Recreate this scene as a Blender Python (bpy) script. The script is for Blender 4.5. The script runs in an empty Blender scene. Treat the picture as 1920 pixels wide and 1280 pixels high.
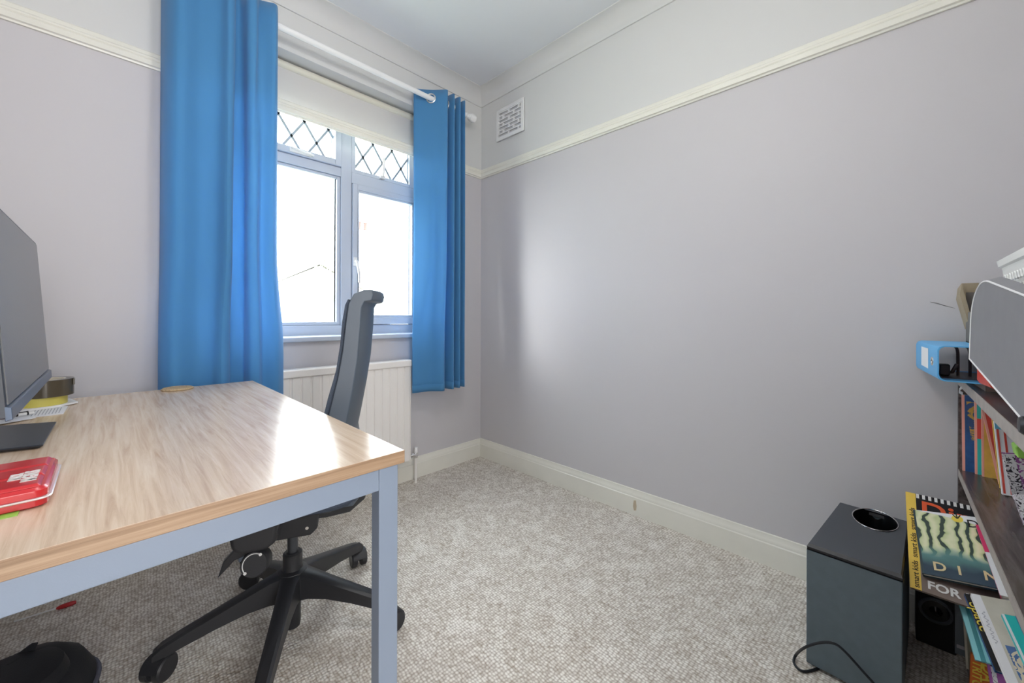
import bpy, bmesh, math, random
from mathutils import Vector, Matrix
random.seed(7)
V = Vector
PI = math.pi
sc = bpy.context.scene
COL = sc.collection

# ------------------------------------------------------------------ camera
FPX, Y0, YAW, ROLL = 734.2, 592.15, 0.79987, 0.003
CAM = V((-1.8588, -2.1177, 1.0))
FW = V((math.sin(YAW), math.cos(YAW), 0))
R0 = V((math.cos(YAW), -math.sin(YAW), 0)); U0 = V((0, 0, 1))
RT = R0*math.cos(ROLL) + U0*math.sin(ROLL)
UP = U0*math.cos(ROLL) - R0*math.sin(ROLL)
cd = bpy.data.cameras.new('camera'); cam = bpy.data.objects.new('camera', cd); COL.objects.link(cam)
cd.sensor_width = 36; cd.lens = FPX/1920*36; cd.shift_y = -(640-Y0)/1920
cd.clip_start = 0.02; cd.clip_end = 400
m = Matrix((RT, UP, -FW)).transposed().to_4x4(); m.translation = CAM
cam.matrix_world = m
sc.camera = cam
# ------------------------------------------------------------------ world, light, exposure
w = bpy.data.worlds.new('overcast_sky'); sc.world = w; w.use_nodes = True
nt = w.node_tree; bg = nt.nodes['Background']
bg.inputs[0].default_value = (0.90, 0.955, 1.0, 1); bg.inputs[1].default_value = 9.0
sc.view_settings.view_transform = 'Standard'; sc.view_settings.look = 'None'
sc.view_settings.exposure = 0.36; sc.view_settings.gamma = 1.0
sc.view_settings.use_curve_mapping = False
FILL_W = 25.0  # glow strength of the added fill globe
# hazy low sun shining in from the left of the window
sl = bpy.data.lights.new('hazy_sun', 'SUN'); sl.energy = 1.6; sl.angle = math.radians(16); sl.color = (1.0, 0.985, 0.96)
so = bpy.data.objects.new('hazy_sun', sl); COL.objects.link(so)
so.rotation_euler = V((-0.88, 0.47, 0.22)).to_track_quat('Z', 'Y').to_euler(); so.location = (-6, 4, 4)
# added fill light, out of view behind the camera, aimed through the doorway
hl = bpy.data.lights.new('hall_daylight', 'AREA'); hl.shape = 'RECTANGLE'; hl.size = 0.8; hl.size_y = 1.7; hl.energy = 24.0; hl.color = (1.0, 0.985, 0.965)
ho = bpy.data.objects.new('hall_daylight', hl); COL.objects.link(ho)
ho.location = (-1.80, -3.35, 1.15); ho.rotation_euler = (math.radians(90), 0, 0)

def at(u, v, x=None, y=None, z=None):
    """point of the room seen at photograph pixel (u, v) on a given x, y or z plane"""
    d = FW + RT*((u-960)/FPX) + UP*((Y0-v)/FPX)
    if x is not None: t = (x-CAM.x)/d.x
    elif y is not None: t = (y-CAM.y)/d.y
    else: t = (z-CAM.z)/d.z
    return CAM + d*t

# ------------------------------------------------------------------ materials
def lin(c):
    c /= 255.0
    return c/12.92 if c <= 0.04045 else ((c+0.055)/1.055)**2.4
def S(r, g, b): return (lin(r), lin(g), lin(b), 1)
def mat(name, col, rough=0.6, metal=0.0, spec=0.5, bump=None, vary=None, coat=0.0):
    m = bpy.data.materials.new(name); m.use_nodes = True
    nt = m.node_tree; p = nt.nodes['Principled BSDF']
    p.inputs['Base Color'].default_value = col
    p.inputs['Roughness'].default_value = rough
    p.inputs['Metallic'].default_value = metal
    p.inputs['Specular IOR Level'].default_value = spec
    p.inputs['Coat Weight'].default_value = coat
    if bump or vary:
        tc = nt.nodes.new('ShaderNodeTexCoord')
    if vary:   # (scale, amount): gentle procedural unevenness of the colour
        n = nt.nodes.new('ShaderNodeTexNoise'); n.inputs['Scale'].default_value = vary[0]; n.inputs['Detail'].default_value = 5
        nt.links.new(tc.outputs['Object'], n.inputs['Vector'])
        r = nt.nodes.new('ShaderNodeValToRGB')
        a = vary[1]
        r.color_ramp.elements[0].position = 0.3; r.color_ramp.elements[1].position = 0.7
        r.color_ramp.elements[0].color = tuple(c*(1-a) for c in col[:3])+(1,)
        r.color_ramp.elements[1].color = tuple(min(1, c*(1+a)) for c in col[:3])+(1,)
        nt.links.new(n.outputs['Fac'], r.inputs['Fac']); nt.links.new(r.outputs['Color'], p.inputs['Base Color'])
    if bump:   # (scale, strength)
        n = nt.nodes.new('ShaderNodeTexNoise'); n.inputs['Scale'].default_value = bump[0]; n.inputs['Detail'].default_value = 4
        nt.links.new(tc.outputs['Object'], n.inputs['Vector'])
        b = nt.nodes.new('ShaderNodeBump'); b.inputs['Strength'].default_value = bump[1]; b.inputs['Distance'].default_value = 0.002
        nt.links.new(n.outputs['Fac'], b.inputs['Height']); nt.links.new(b.outputs['Normal'], p.inputs['Normal'])
    return m

M = {}
M['wall'] = mat('lilac_grey_paint', S(206, 203, 206), 0.55, bump=(60, 0.06))
M['upper'] = mat('white_wall_paint', S(217, 217, 216), 0.6, bump=(60, 0.05))
M['ceil'] = mat('ceiling_paint', S(224, 227, 232), 0.7)
M['trim'] = mat('cream_gloss_paint', S(236, 234, 224), 0.28, vary=(6, 0.03))
M['upvc'] = mat('white_window_plastic', S(198, 207, 222), 0.25)
M['white'] = mat('white_plastic', S(238, 238, 238), 0.35)
M['rad'] = mat('radiator_enamel', S(244, 240, 236), 0.35)
M['pole'] = mat('white_pole_lacquer', S(240, 240, 240), 0.25)
M['chrome'] = mat('chrome', S(222, 222, 222), 0.22, 1.0)
M['lead'] = mat('lead_strip', S(150, 160, 172), 0.45, 0.3)
M['blind'] = mat('cream_blind_fabric', S(208, 206, 204), 0.85, bump=(400, 0.15))
M['blindrail'] = mat('cream_blind_rail', S(222, 218, 204), 0.4)
M['steel'] = mat('grey_blue_powder_coat', S(140, 153, 172), 0.38, bump=(600, 0.05))
M['black'] = mat('black_plastic', S(42, 43, 47), 0.42, bump=(300, 0.08))
M['blackgloss'] = mat('black_gloss', S(13, 14, 16), 0.15, spec=0.35)
M['blackmatte'] = mat('black_matte', S(26, 26, 28), 0.8)
M['chairback'] = mat('slate_plastic', S(82, 93, 106), 0.38, bump=(250, 0.08))
M['fabric'] = mat('slate_fabric', S(72, 82, 98), 0.9, bump=(700, 0.5), vary=(400, 0.3))
M['screen'] = mat('monitor_screen', S(66, 69, 74), 0.22, vary=(9, 0.08))
M['bezel'] = mat('monitor_bezel', S(52, 58, 68), 0.35)
M['red'] = mat('red_enamel', S(200, 36, 44), 0.25, coat=0.3)
M['whiteink'] = mat('white_ink', S(240, 238, 236), 0.6)
M['blackink'] = mat('black_ink', S(22, 20, 24), 0.6)
M['goldink'] = mat('gold_ink', S(214, 196, 150), 0.5)
M['yellowink'] = mat('yellow_ink', S(238, 214, 84), 0.6)
M['redink'] = mat('orange_red_ink', S(234, 96, 52), 0.6)
M['pages'] = mat('page_edges', S(232, 229, 222), 0.9, bump=(900, 0.3))
M['paper'] = mat('paper', S(238, 238, 240), 0.85)
M['greyink'] = mat('grey_ink', S(176, 176, 184), 0.8)
M['browntape'] = mat('brown_parcel_tape', S(84, 76, 62), 0.18)
M['yellowtape'] = mat('yellow_masking_tape', S(214, 202, 100), 0.45)
M['cardcore'] = mat('cardboard_core', S(222, 214, 196), 0.8)
M['subside'] = mat('subwoofer_vinyl', S(94, 108, 116), 0.5, bump=(500, 0.15), vary=(40, 0.06))
M['filmblue'] = mat('blue_file_board', S(96, 182, 238), 0.4)
M['redboard'] = mat('red_file_board', S(222, 84, 70), 0.4)
M['steelgrey'] = mat('dark_lever_metal', S(96, 84, 82), 0.35, 0.7)
M['panelgrey'] = mat('grey_panel_plastic', S(126, 126, 130), 0.45, vary=(25, 0.05))
M['basket'] = mat('white_basket_plastic', S(240, 240, 236), 0.4)
M['card'] = mat('cardboard', S(168, 154, 130), 0.85, vary=(20, 0.08))
M['carddark'] = mat('cardboard_print', S(120, 116, 112), 0.7)
M['bag'] = mat('black_nylon', S(20, 22, 28), 0.65, bump=(500, 0.3))
M['bagpiping'] = mat('grey_nylon_piping', S(84, 86, 100), 0.7)
M['redplastic'] = mat('red_clear_plastic', S(178, 34, 40), 0.3)
M['cork'] = mat('cork', S(196, 172, 138), 0.85, vary=(220, 0.25), bump=(300, 0.4))
M['cable'] = mat('black_cable', S(24, 28, 34), 0.45)
M['green'] = mat('lime_card', S(160, 214, 96), 0.5)
M['teal'] = mat('teal_board', S(150, 222, 228), 0.35)
M['tealdark'] = mat('teal_cloth', S(70, 150, 158), 0.5)
M['aqua'] = mat('aqua_board', S(56, 202, 198), 0.35)
M['navy'] = mat('navy_board', S(50, 92, 150), 0.35, vary=(60, 0.2))
M['yellow'] = mat('yellow_board', S(244, 206, 90), 0.4)
M['mustard'] = mat('mustard_board', S(244, 200, 98), 0.4, vary=(40, 0.1))
M['crimson'] = mat('crimson_board', S(226, 84, 76), 0.4)
M['pinkish'] = mat('salmon_spine', S(252, 184, 168), 0.5)
M['pink'] = mat('pink_board', S(222, 58, 110), 0.4)
M['orange'] = mat('orange_board', S(222, 116, 46), 0.45)
M['purple'] = mat('purple_board', S(176, 100, 176), 0.45)
M['brownboard'] = mat('brown_board', S(136, 120, 112), 0.5)
M['darkboard'] = mat('dark_teal_board', S(40, 62, 70), 0.35)
M['beige'] = mat('beige_board', S(206, 202, 188), 0.5, vary=(18, 0.12))
M['greyboard'] = mat('slate_board', S(96, 106, 114), 0.35)
M['oliveboard'] = mat('olive_grey_board', S(142, 140, 122), 0.5, vary=(30, 0.12))
M['skyboard'] = mat('sky_board', S(118, 192, 222), 0.4)
M['roof'] = mat('roof_tile', S(196, 190, 186), 0.9, vary=(3, 0.08))
M['brickout'] = mat('chimney_brick', S(176, 120, 104), 0.9, vary=(6, 0.1))
M['mortar'] = mat('mortar', S(214, 208, 200), 0.9)
M['render'] = mat('house_render', S(236, 232, 226), 0.9)
M['leaf'] = mat('tree_leaf', S(150, 158, 140), 0.9)
M['bark'] = mat('tree_bark', S(186, 180, 170), 0.9)
M['pot'] = mat('chimney_pot_clay', S(104, 84, 78), 0.9)
M['housepane'] = mat('house_window_pane', S(190, 196, 204), 0.2)
M['ground'] = mat('garden_ground', S(170, 176, 150), 0.95)
M['lampshade'] = mat('white_lamp_glass', S(245, 245, 240), 0.5)

def nodes(m): return m.node_tree.nodes, m.node_tree.links, m.node_tree.nodes['Principled BSDF']

def glass_mat():
    m = bpy.data.materials.new('window_glass'); m.use_nodes = True
    n, l = m.node_tree.nodes, m.node_tree.links
    n.clear()
    o = n.new('ShaderNodeOutputMaterial'); t = n.new('ShaderNodeBsdfTransparent'); g = n.new('ShaderNodeBsdfGlossy')
    t.inputs[0].default_value = (0.97, 0.985, 0.98, 1); g.inputs['Roughness'].default_value = 0.02
    x = n.new('ShaderNodeMixShader'); f = n.new('ShaderNodeLayerWeight'); f.inputs[0].default_value = 0.5; pw = n.new('ShaderNodeMath'); pw.operation = 'POWER'; pw.inputs[1].default_value = 5; ma = n.new('ShaderNodeMath'); ma.operation = 'MULTIPLY_ADD'; ma.inputs[1].default_value = 0.9; ma.inputs[2].default_value = 0.035; l.new(f.outputs['Facing'], pw.inputs[0]); l.new(pw.outputs[0], ma.inputs[0])
    l.new(ma.outputs[0], x.inputs[0]); l.new(t.outputs[0], x.inputs[1]); l.new(g.outputs[0], x.inputs[2]); l.new(x.outputs[0], o.inputs[0])
    return m
M['glass'] = glass_mat()

def curtain_mat():
    m = mat('blue_curtain_cloth', S(86, 154, 203), 0.8)
    n, l, p = nodes(m)
    tc = n.new('ShaderNodeTexCoord'); mp = n.new('ShaderNodeMapping'); mp.inputs['Scale'].default_value = (900, 900, 900)
    l.new(tc.outputs['Object'], mp.inputs[0])
    nz = n.new('ShaderNodeTexNoise'); nz.inputs['Scale'].default_value = 1.0
    l.new(mp.outputs[0], nz.inputs['Vector'])
    b = n.new('ShaderNodeBump'); b.inputs['Strength'].default_value = 0.15; b.inputs['Distance'].default_value = 0.001
    l.new(nz.outputs['Fac'], b.inputs['Height']); l.new(b.outputs['Normal'], p.inputs['Normal'])
    p.inputs['Sheen Weight'].default_value = 0.25
    tr = n.new('ShaderNodeBsdfTranslucent'); tr.inputs[0].default_value = S(150, 198, 240)
    mx = n.new('ShaderNodeMixShader'); mx.inputs[0].default_value = 0.36
    out = n['Material Output']
    l.new(p.outputs[0], mx.inputs[1]); l.new(tr.outputs[0], mx.inputs[2]); l.new(mx.outputs[0], out.inputs[0])
    return m
M['curtain'] = curtain_mat()

def wood_mat(name, c0, c1, c2, rough, scale=(3.2, 46, 46), coat=0.0, bumpk=0.25):
    """wood grain running along the local x axis"""
    m = mat(name, c1, rough, coat=coat)
    n, l, p = nodes(m)
    tc = n.new('ShaderNodeTexCoord')
    mp = n.new('ShaderNodeMapping'); mp.inputs['Scale'].default_value = scale
    l.new(tc.outputs['Object'], mp.inputs[0])
    a = n.new('ShaderNodeTexNoise'); a.inputs['Scale'].default_value = 1.0; a.inputs['Detail'].default_value = 8; a.inputs['Roughness'].default_value = 0.62; a.inputs['Distortion'].default_value = 0.6
    l.new(mp.outputs[0], a.inputs['Vector'])
    r = n.new('ShaderNodeValToRGB')
    r.color_ramp.elements[0].position = 0.28; r.color_ramp.elements[0].color = c0
    r.color_ramp.elements[1].position = 0.72; r.color_ramp.elements[1].color = c2
    e = r.color_ramp.elements.new(0.5); e.color = c1
    l.new(a.outputs['Fac'], r.inputs['Fac']); l.new(r.outputs['Color'], p.inputs['Base Color'])
    b = n.new('ShaderNodeBump'); b.inputs['Strength'].default_value = bumpk; b.inputs['Distance'].default_value = 0.0015
    l.new(a.outputs['Fac'], b.inputs['Height']); l.new(b.outputs['Normal'], p.inputs['Normal'])
    return m
M['oak'] = wood_mat('oak_laminate', S(200, 170, 144), S(224, 200, 174), S(238, 220, 198), 0.22, (85, 4.0, 85), 0.0, 0.07)
M['oakedge'] = wood_mat('oak_edge_band', S(130, 104, 80), S(166, 136, 108), S(188, 160, 132), 0.45, (3.5, 160, 160))
M['wenge'] = wood_mat('dark_wenge_wood', S(60, 50, 50), S(92, 82, 80), S(124, 114, 110), 0.26, (4, 50, 50))
M['wengeedge'] = mat('worn_shelf_edge', S(164, 156, 150), 0.45, vary=(30, 0.15))

def carpet_mat():
    m = mat('woven_loop_carpet', S(190, 182, 170), 0.95, spec=0.1)
    n, l, p = nodes(m)
    tc = n.new('ShaderNodeTexCoord')
    nz = n.new('ShaderNodeTexNoise'); nz.inputs['Scale'].default_value = 14; nz.inputs['Detail'].default_value = 3
    l.new(tc.outputs['Object'], nz.inputs['Vector'])
    mixv = n.new('ShaderNodeMixRGB'); mixv.blend_type = 'ADD'; mixv.inputs[0].default_value = 0.012
    l.new(tc.outputs['Object'], mixv.inputs[1]); l.new(nz.outputs['Color'], mixv.inputs[2])
    vo = n.new('ShaderNodeTexVoronoi'); vo.inputs['Scale'].default_value = 118; vo.inputs['Randomness'].default_value = 0.38
    mp = n.new('ShaderNodeMapping'); mp.inputs['Rotation'].default_value = (0, 0, 0.06); mp.inputs['Scale'].default_value = (1.0, 0.82, 1)
    l.new(mixv.outputs[0], mp.inputs[0]); l.new(mp.outputs[0], vo.inputs['Vector'])
    r = n.new('ShaderNodeValToRGB')
    r.color_ramp.elements[0].position = 0.30; r.color_ramp.elements[0].color = S(252, 248, 241)
    r.color_ramp.elements[1].position = 0.85; r.color_ramp.elements[1].color = S(166, 152, 136)
    l.new(vo.outputs['Distance'], r.inputs['Fac'])
    n2 = n.new('ShaderNodeTexNoise'); n2.inputs['Scale'].default_value = 5; n2.inputs['Detail'].default_value = 6
    l.new(tc.outputs['Object'], n2.inputs['Vector'])
    r2 = n.new('ShaderNodeValToRGB'); r2.color_ramp.elements[0].color = (0.92, 0.91, 0.90, 1); r2.color_ramp.elements[1].color = (1, 1, 1, 1)
    l.new(n2.outputs['Fac'], r2.inputs['Fac'])
    mu = n.new('ShaderNodeMixRGB'); mu.blend_type = 'MULTIPLY'; mu.inputs[0].default_value = 1
    l.new(r.outputs[0], mu.inputs[1]); l.new(r2.outputs[0], mu.inputs[2]); l.new(mu.outputs[0], p.inputs['Base Color'])
    b = n.new('ShaderNodeBump'); b.invert = True; b.inputs['Strength'].default_value = 0.9; b.inputs['Distance'].default_value = 0.004
    l.new(vo.outputs['Distance'], b.inputs['Height']); l.new(b.outputs['Normal'], p.inputs['Normal'])
    return m
M['carpet'] = carpet_mat()

def doodle_mat(name, base, ink, scale=60, thr=0.5):
    m = mat(name, base, 0.55)
    n, l, p = nodes(m)
    tc = n.new('ShaderNodeTexCoord'); a = n.new('ShaderNodeTexNoise'); a.inputs['Scale'].default_value = scale; a.inputs['Detail'].default_value = 2; a.inputs['Distortion'].default_value = 2.5
    l.new(tc.outputs['Object'], a.inputs['Vector'])
    r = n.new('ShaderNodeValToRGB'); r.color_ramp.interpolation = 'CONSTANT'
    r.color_ramp.elements[0].color = ink; r.color_ramp.elements[1].position = thr; r.color_ramp.elements[1].color = base
    l.new(a.outputs['Fac'], r.inputs['Fac']); l.new(r.outputs[0], p.inputs['Base Color'])
    return m
M['doodle'] = doodle_mat('doodle_print', S(238, 236, 240), S(52, 46, 58), 70, 0.45)
M['colourdoodle'] = doodle_mat('purple_doodle_print', S(158, 92, 160), S(236, 232, 236), 45, 0.5)
M['pictureprint'] = doodle_mat('picture_print', S(64, 92, 140), S(206, 168, 84), 30, 0.4)
M['maps'] = doodle_mat('blue_map_print', S(84, 118, 170), S(226, 216, 190), 35, 0.5)

def tiger_mat():
    """printed picture: pale green scaly skin with dark wavy stripes, dark teal foot of the cover (flat print); uses generated coordinates"""
    m = mat('striped_skin_print', S(180, 190, 140), 0.25)
    n, l, p = nodes(m)
    tc = n.new('ShaderNodeTexCoord')
    mp = n.new('ShaderNodeMapping'); mp.inputs['Location'].default_value = (-0.1, 0.35, 0)
    l.new(tc.outputs['UV'], mp.inputs[0])
    wv = n.new('ShaderNodeTexWave'); wv.wave_type = 'BANDS'; wv.bands_direction = 'X'
    wv.inputs['Scale'].default_value = 2.6; wv.inputs['Distortion'].default_value = 8.0; wv.inputs['Detail'].default_value = 2.5; wv.inputs['Detail Scale'].default_value = 1.2
    l.new(mp.outputs[0], wv.inputs['Vector'])
    r = n.new('ShaderNodeValToRGB')
    r.color_ramp.elements[0].position = 0.16; r.color_ramp.elements[0].color = S(58, 74, 66)
    r.color_ramp.elements[1].position = 0.30; r.color_ramp.elements[1].color = S(200, 210, 154)
    e = r.color_ramp.elements.new(1.0); e.color = S(232, 232, 194)
    l.new(wv.outputs['Fac'], r.inputs['Fac'])
    sx = n.new('ShaderNodeSeparateXYZ'); l.new(tc.outputs['UV'], sx.inputs[0])
    nz = n.new('ShaderNodeTexNoise'); nz.inputs['Scale'].default_value = 4; l.new(tc.outputs['UV'], nz.inputs['Vector'])
    ad = n.new('ShaderNodeMath'); ad.operation = 'MULTIPLY_ADD'; ad.inputs[1].default_value = 0.25
    l.new(nz.outputs['Fac'], ad.inputs[0]); l.new(sx.outputs['Y'], ad.inputs[2])
    r3 = n.new('ShaderNodeValToRGB')
    r3.color_ramp.elements[0].position = 0.42; r3.color_ramp.elements[0].color = (0, 0, 0, 1)
    r3.color_ramp.elements[1].position = 0.56; r3.color_ramp.elements[1].color = (1, 1, 1, 1)
    l.new(ad.outputs[0], r3.inputs['Fac'])
    sea = n.new('ShaderNodeValToRGB')
    sea.color_ramp.elements[0].position = 0.25; sea.color_ramp.elements[0].color = S(48, 68, 84)
    sea.color_ramp.elements[1].position = 0.55; sea.color_ramp.elements[1].color = S(112, 168, 160)
    l.new(ad.outputs[0], sea.inputs['Fac'])
    mx = n.new('ShaderNodeMixRGB'); l.new(r3.outputs[0], mx.inputs[0]); l.new(sea.outputs[0], mx.inputs[1]); l.new(r.outputs[0], mx.inputs[2])
    l.new(mx.outputs[0], p.inputs['Base Color'])
    return m
M['tiger'] = tiger_mat()

def mesh_mat():
    """fine ribbed speaker grille: ridges along local x"""
    m = mat('speaker_grille_cloth', S(52, 54, 58), 0.55)
    n, l, p = nodes(m)
    tc = n.new('ShaderNodeTexCoord')
    vo = n.new('ShaderNodeTexVoronoi'); vo.inputs['Scale'].default_value = 190; vo.inputs['Randomness'].default_value = 0.0
    mp = n.new('ShaderNodeMapping'); mp.inputs['Rotation'].default_value = (0, 0, 0.785)
    l.new(tc.outputs['Object'], mp.inputs[0]); l.new(mp.outputs[0], vo.inputs['Vector'])
    r = n.new('ShaderNodeValToRGB'); r.color_ramp.elements[0].position = 0.2; r.color_ramp.elements[0].color = S(14, 14, 16)
    r.color_ramp.elements[1].position = 0.5; r.color_ramp.elements[1].color = S(78, 82, 88)
    l.new(vo.outputs['Distance'], r.inputs['Fac']); l.new(r.outputs[0], p.inputs['Base Color'])
    return m
M['grille'] = mesh_mat()

# ------------------------------------------------------------------ mesh helpers
ORIG = {}
def setp(o, label=None, cat=None, group=None, kind=None):
    if label: o['label'] = label
    if cat: o['category'] = cat
    if group: o['group'] = group
    if kind: o['kind'] = kind
    return o
def thing(name, loc, label, cat, group=None):
    o = bpy.data.objects.new(name, None); COL.objects.link(o)
    o.empty_display_size = 0.05
    o.location = loc; ORIG[o.name] = V(loc)
    return setp(o, label, cat, group)
class MB:
    def __init__(s): s.bm = bmesh.new(); s.f = None
    def tf(s, p):
        p = V(p); return s.f(p) if s.f else p
    def vert(s, p): return s.bm.verts.new(s.tf(p))
    def face(s, vs):
        try: return s.bm.faces.new(vs)
        except ValueError: return None
    def box(s, x0, x1, y0, y1, z0, z1):
        return s.hexa([(x0,y0,z0),(x1,y0,z0),(x1,y1,z0),(x0,y1,z0)], [(x0,y0,z1),(x1,y0,z1),(x1,y1,z1),(x0,y1,z1)])
    def hexa(s, a, b): return s.loft([a, b], True)
    def loft(s, rings, cap=True, closed=True):
        vs = [[s.vert(p) for p in r] for r in rings]
        n = len(vs[0])
        for i in range(len(vs)-1):
            for j in range(n if closed else n-1):
                s.face([vs[i][j], vs[i][(j+1)%n], vs[i+1][(j+1)%n], vs[i+1][j]])
        if cap:
            s.face(list(reversed(vs[0]))); s.face(vs[-1])
        return s
    def obox(s, c, ax, ay, az):
        """box with centre c and half-axis vectors"""
        c, ax, ay, az = V(c), V(ax), V(ay), V(az)
        q = lambda k: [c-ax-ay+az*k, c+ax-ay+az*k, c+ax+ay+az*k, c-ax+ay+az*k]
        return s.loft([q(-1), q(1)])
    def prism(s, poly, axis, a0, a1):
        """2-D polygon extruded along an axis: axis 'x' -> poly is (y,z); 'y' -> (x,z); 'z' -> (x,y)"""
        g = {'x': lambda p, a: (a, p[0], p[1]), 'y': lambda p, a: (p[0], a, p[1]), 'z': lambda p, a: (p[0], p[1], a)}[axis]
        return s.loft([[g(p, a0) for p in poly], [g(p, a1) for p in poly]])
    def cyl(s, p0, p1, r0, r1=None, n=20, cap=True):
        p0, p1 = V(p0), V(p1); r1 = r0 if r1 is None else r1
        d = (p1-p0).normalized(); a = d.orthogonal().normalized(); b = d.cross(a)
        ring = lambda c, r: [c + a*(r*math.cos(2*PI*i/n)) + b*(r*math.sin(2*PI*i/n)) for i in range(n)]
        return s.loft([ring(p0, r0), ring(p1, r1)], cap)
    def lathe(s, prof, c=(0,0,0), d=(0,0,1), n=28, cap=True):
        """prof: (radius, height along d)"""
        c = V(c); d = V(d).normalized(); a = d.orthogonal().normalized(); b = d.cross(a)
        return s.loft([[c + d*h + a*(max(r,1e-5)*math.cos(2*PI*i/n)) + b*(max(r,1e-5)*math.sin(2*PI*i/n)) for i in range(n)] for r, h in prof], cap)
    def tube(s, pts, r, n=10):
        pts = [V(p) for p in pts]; rings = []; a = None
        for i, p in enumerate(pts):
            d = (pts[min(i+1,len(pts)-1)] - pts[max(i-1,0)]).normalized()
            a = d.orthogonal().normalized() if a is None else (a - d*a.dot(d)).normalized()
            b = d.cross(a); rr = r[i] if isinstance(r, (list, tuple)) else r
            rings.append([p + a*(rr*math.cos(2*PI*k/n)) + b*(rr*math.sin(2*PI*k/n)) for k in range(n)])
        return s.loft(rings)
    def torus(s, c, d, R, r, n=24, k=8):
        c = V(c); d = V(d).normalized(); a = d.orthogonal().normalized(); b = d.cross(a)
        rings = []
        for i in range(n):
            t = 2*PI*i/n; e = a*math.cos(t)+b*math.sin(t)
            rings.append([c + e*(R + r*math.cos(2*PI*j/k)) + d*(r*math.sin(2*PI*j/k)) for j in range(k)])
        rings.append(rings[0])
        return s.loft(rings, False)
    def build(s, name, m, parent=None, bevel=0.0, smooth=True, seg=2, origin=None, solid=0.0, subsurf=0):
        bm = s.bm
        bmesh.ops.remove_doubles(bm, verts=bm.verts, dist=1e-6)
        bmesh.ops.recalc_face_normals(bm, faces=bm.faces)
        if origin is None:
            if parent is None:
                xs = [v.co for v in bm.verts]
                lo = V((min(p.x for p in xs), min(p.y for p in xs), min(p.z for p in xs)))
                hi = V((max(p.x for p in xs), max(p.y for p in xs), max(p.z for p in xs)))
                origin = V(((lo.x+hi.x)/2, (lo.y+hi.y)/2, lo.z))
            else: origin = ORIG[parent.name]
        origin = V(origin)
        bm.transform(Matrix.Translation(-origin))
        me = bpy.data.meshes.new(name); bm.to_mesh(me); bm.free()
        for mm in (m if isinstance(m, (list, tuple)) else [m]): me.materials.append(mm)
        o = bpy.data.objects.new(name, me); COL.objects.link(o)
        ORIG[o.name] = origin
        if parent: o.parent = parent; o.location = origin - ORIG[parent.name]
        else: o.location = origin
        if solid:
            md = o.modifiers.new('thickness', 'SOLIDIFY'); md.thickness = solid; md.offset = 0
        if bevel:
            md = o.modifiers.new('bevel', 'BEVEL'); md.width = bevel; md.segments = seg; md.limit_method = 'ANGLE'; md.angle_limit = 0.6
            md.harden_normals = True
        if subsurf:
            md = o.modifiers.new('smooth', 'SUBSURF'); md.levels = subsurf; md.render_levels = subsurf
        if smooth:
            me.shade_smooth() if hasattr(me, 'shade_smooth') else None
            if not subsurf: me.set_sharp_from_angle(angle=math.radians(35))
        return o

def smoothpts(pts, k=4):
    """Catmull-Rom through points"""
    pts = [V(p) for p in pts]; out = []
    for i in range(len(pts)-1):
        p0, p1, p2, p3 = pts[max(i-1,0)], pts[i], pts[i+1], pts[min(i+2,len(pts)-1)]
        for j in range(k):
            t = j/k
            out.append(0.5*((2*p1)+(p2-p0)*t+(2*p0-5*p1+4*p2-p3)*t*t+(3*p1-p0-3*p2+p3)*t**3))
    out.append(pts[-1]); return out

def text(body, size, org, xd, yd, m, parent, name='lettering', depth=0.0004, align='LEFT', xs=1.0, bold=0.0):
    cu = bpy.data.curves.new(name, 'FONT'); cu.body = body; cu.size = size; cu.extrude = depth; cu.align_x = align; cu.align_y = 'CENTER'; cu.resolution_u = 3
    cu.offset = bold
    t = bpy.data.objects.new(name, cu); COL.objects.link(t)
    bpy.context.view_layer.update()
    dg = bpy.context.evaluated_depsgraph_get()
    me = bpy.data.meshes.new_from_object(t.evaluated_get(dg))
    bpy.data.objects.remove(t)
    xd, yd = V(xd).normalized(), V(yd).normalized(); nd = xd.cross(yd).normalized(); yd = nd.cross(xd)
    mw = Matrix((xd*xs, yd, nd)).transposed().to_4x4(); mw.translation = V(org) - ORIG[parent.name]
    me.transform(mw); me.materials.clear(); me.materials.append(m)
    o = bpy.data.objects.new(name, me); COL.objects.link(o); o.parent = parent; ORIG[o.name] = ORIG[parent.name]
    return o
def struct(o): o['kind'] = 'structure'; return o

# ================================================================== THE ROOM
XL, YB, ZC = -2.30, -2.56, 2.572        # left wall, back wall, ceiling
ZR, ZRT = 1.977, 2.035                  # picture rail
OX0, OX1, OZ0, OZ1 = -1.57, -0.42, 0.867, 2.289   # window opening
mb = MB(); mb.box(-2.9, .1, -3.6, .2, -.05, 0); struct(mb.build('floor', M['carpet']))
mb = MB(); mb.box(-2.9, .1, -3.6, .2, ZC, ZC+.05); struct(mb.build('ceiling', M['ceil']))
def two_tone(name, boxes, split=ZR+.02):
    mb = MB()
    for b in boxes:
        x0,x1,y0,y1,z0,z1 = b
        if z0 < split < z1:
            mb.box(x0,x1,y0,y1,z0,split); n0 = len(mb.bm.faces); mb.box(x0,x1,y0,y1,split,z1)
        else: mb.box(*b)
    for f in mb.bm.faces: f.material_index = 1 if f.calc_center_median().z > split + 1e-4 else 0
    return struct(mb.build(name, [M['wall'], M['upper']], smooth=False))
two_tone('wall_right', [(0, .12, YB-.1, .25, 0, ZC)])
two_tone('wall_left', [(XL-.1, XL, YB-.1, .25, 0, ZC)])
two_tone('wall_back', [(XL, -2.20, YB-.1, YB, 0, ZC), (-1.40, 0, YB-.1, YB, 0, ZC), (-2.20, -1.40, YB-.1, YB, 2.02, ZC)])
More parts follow.
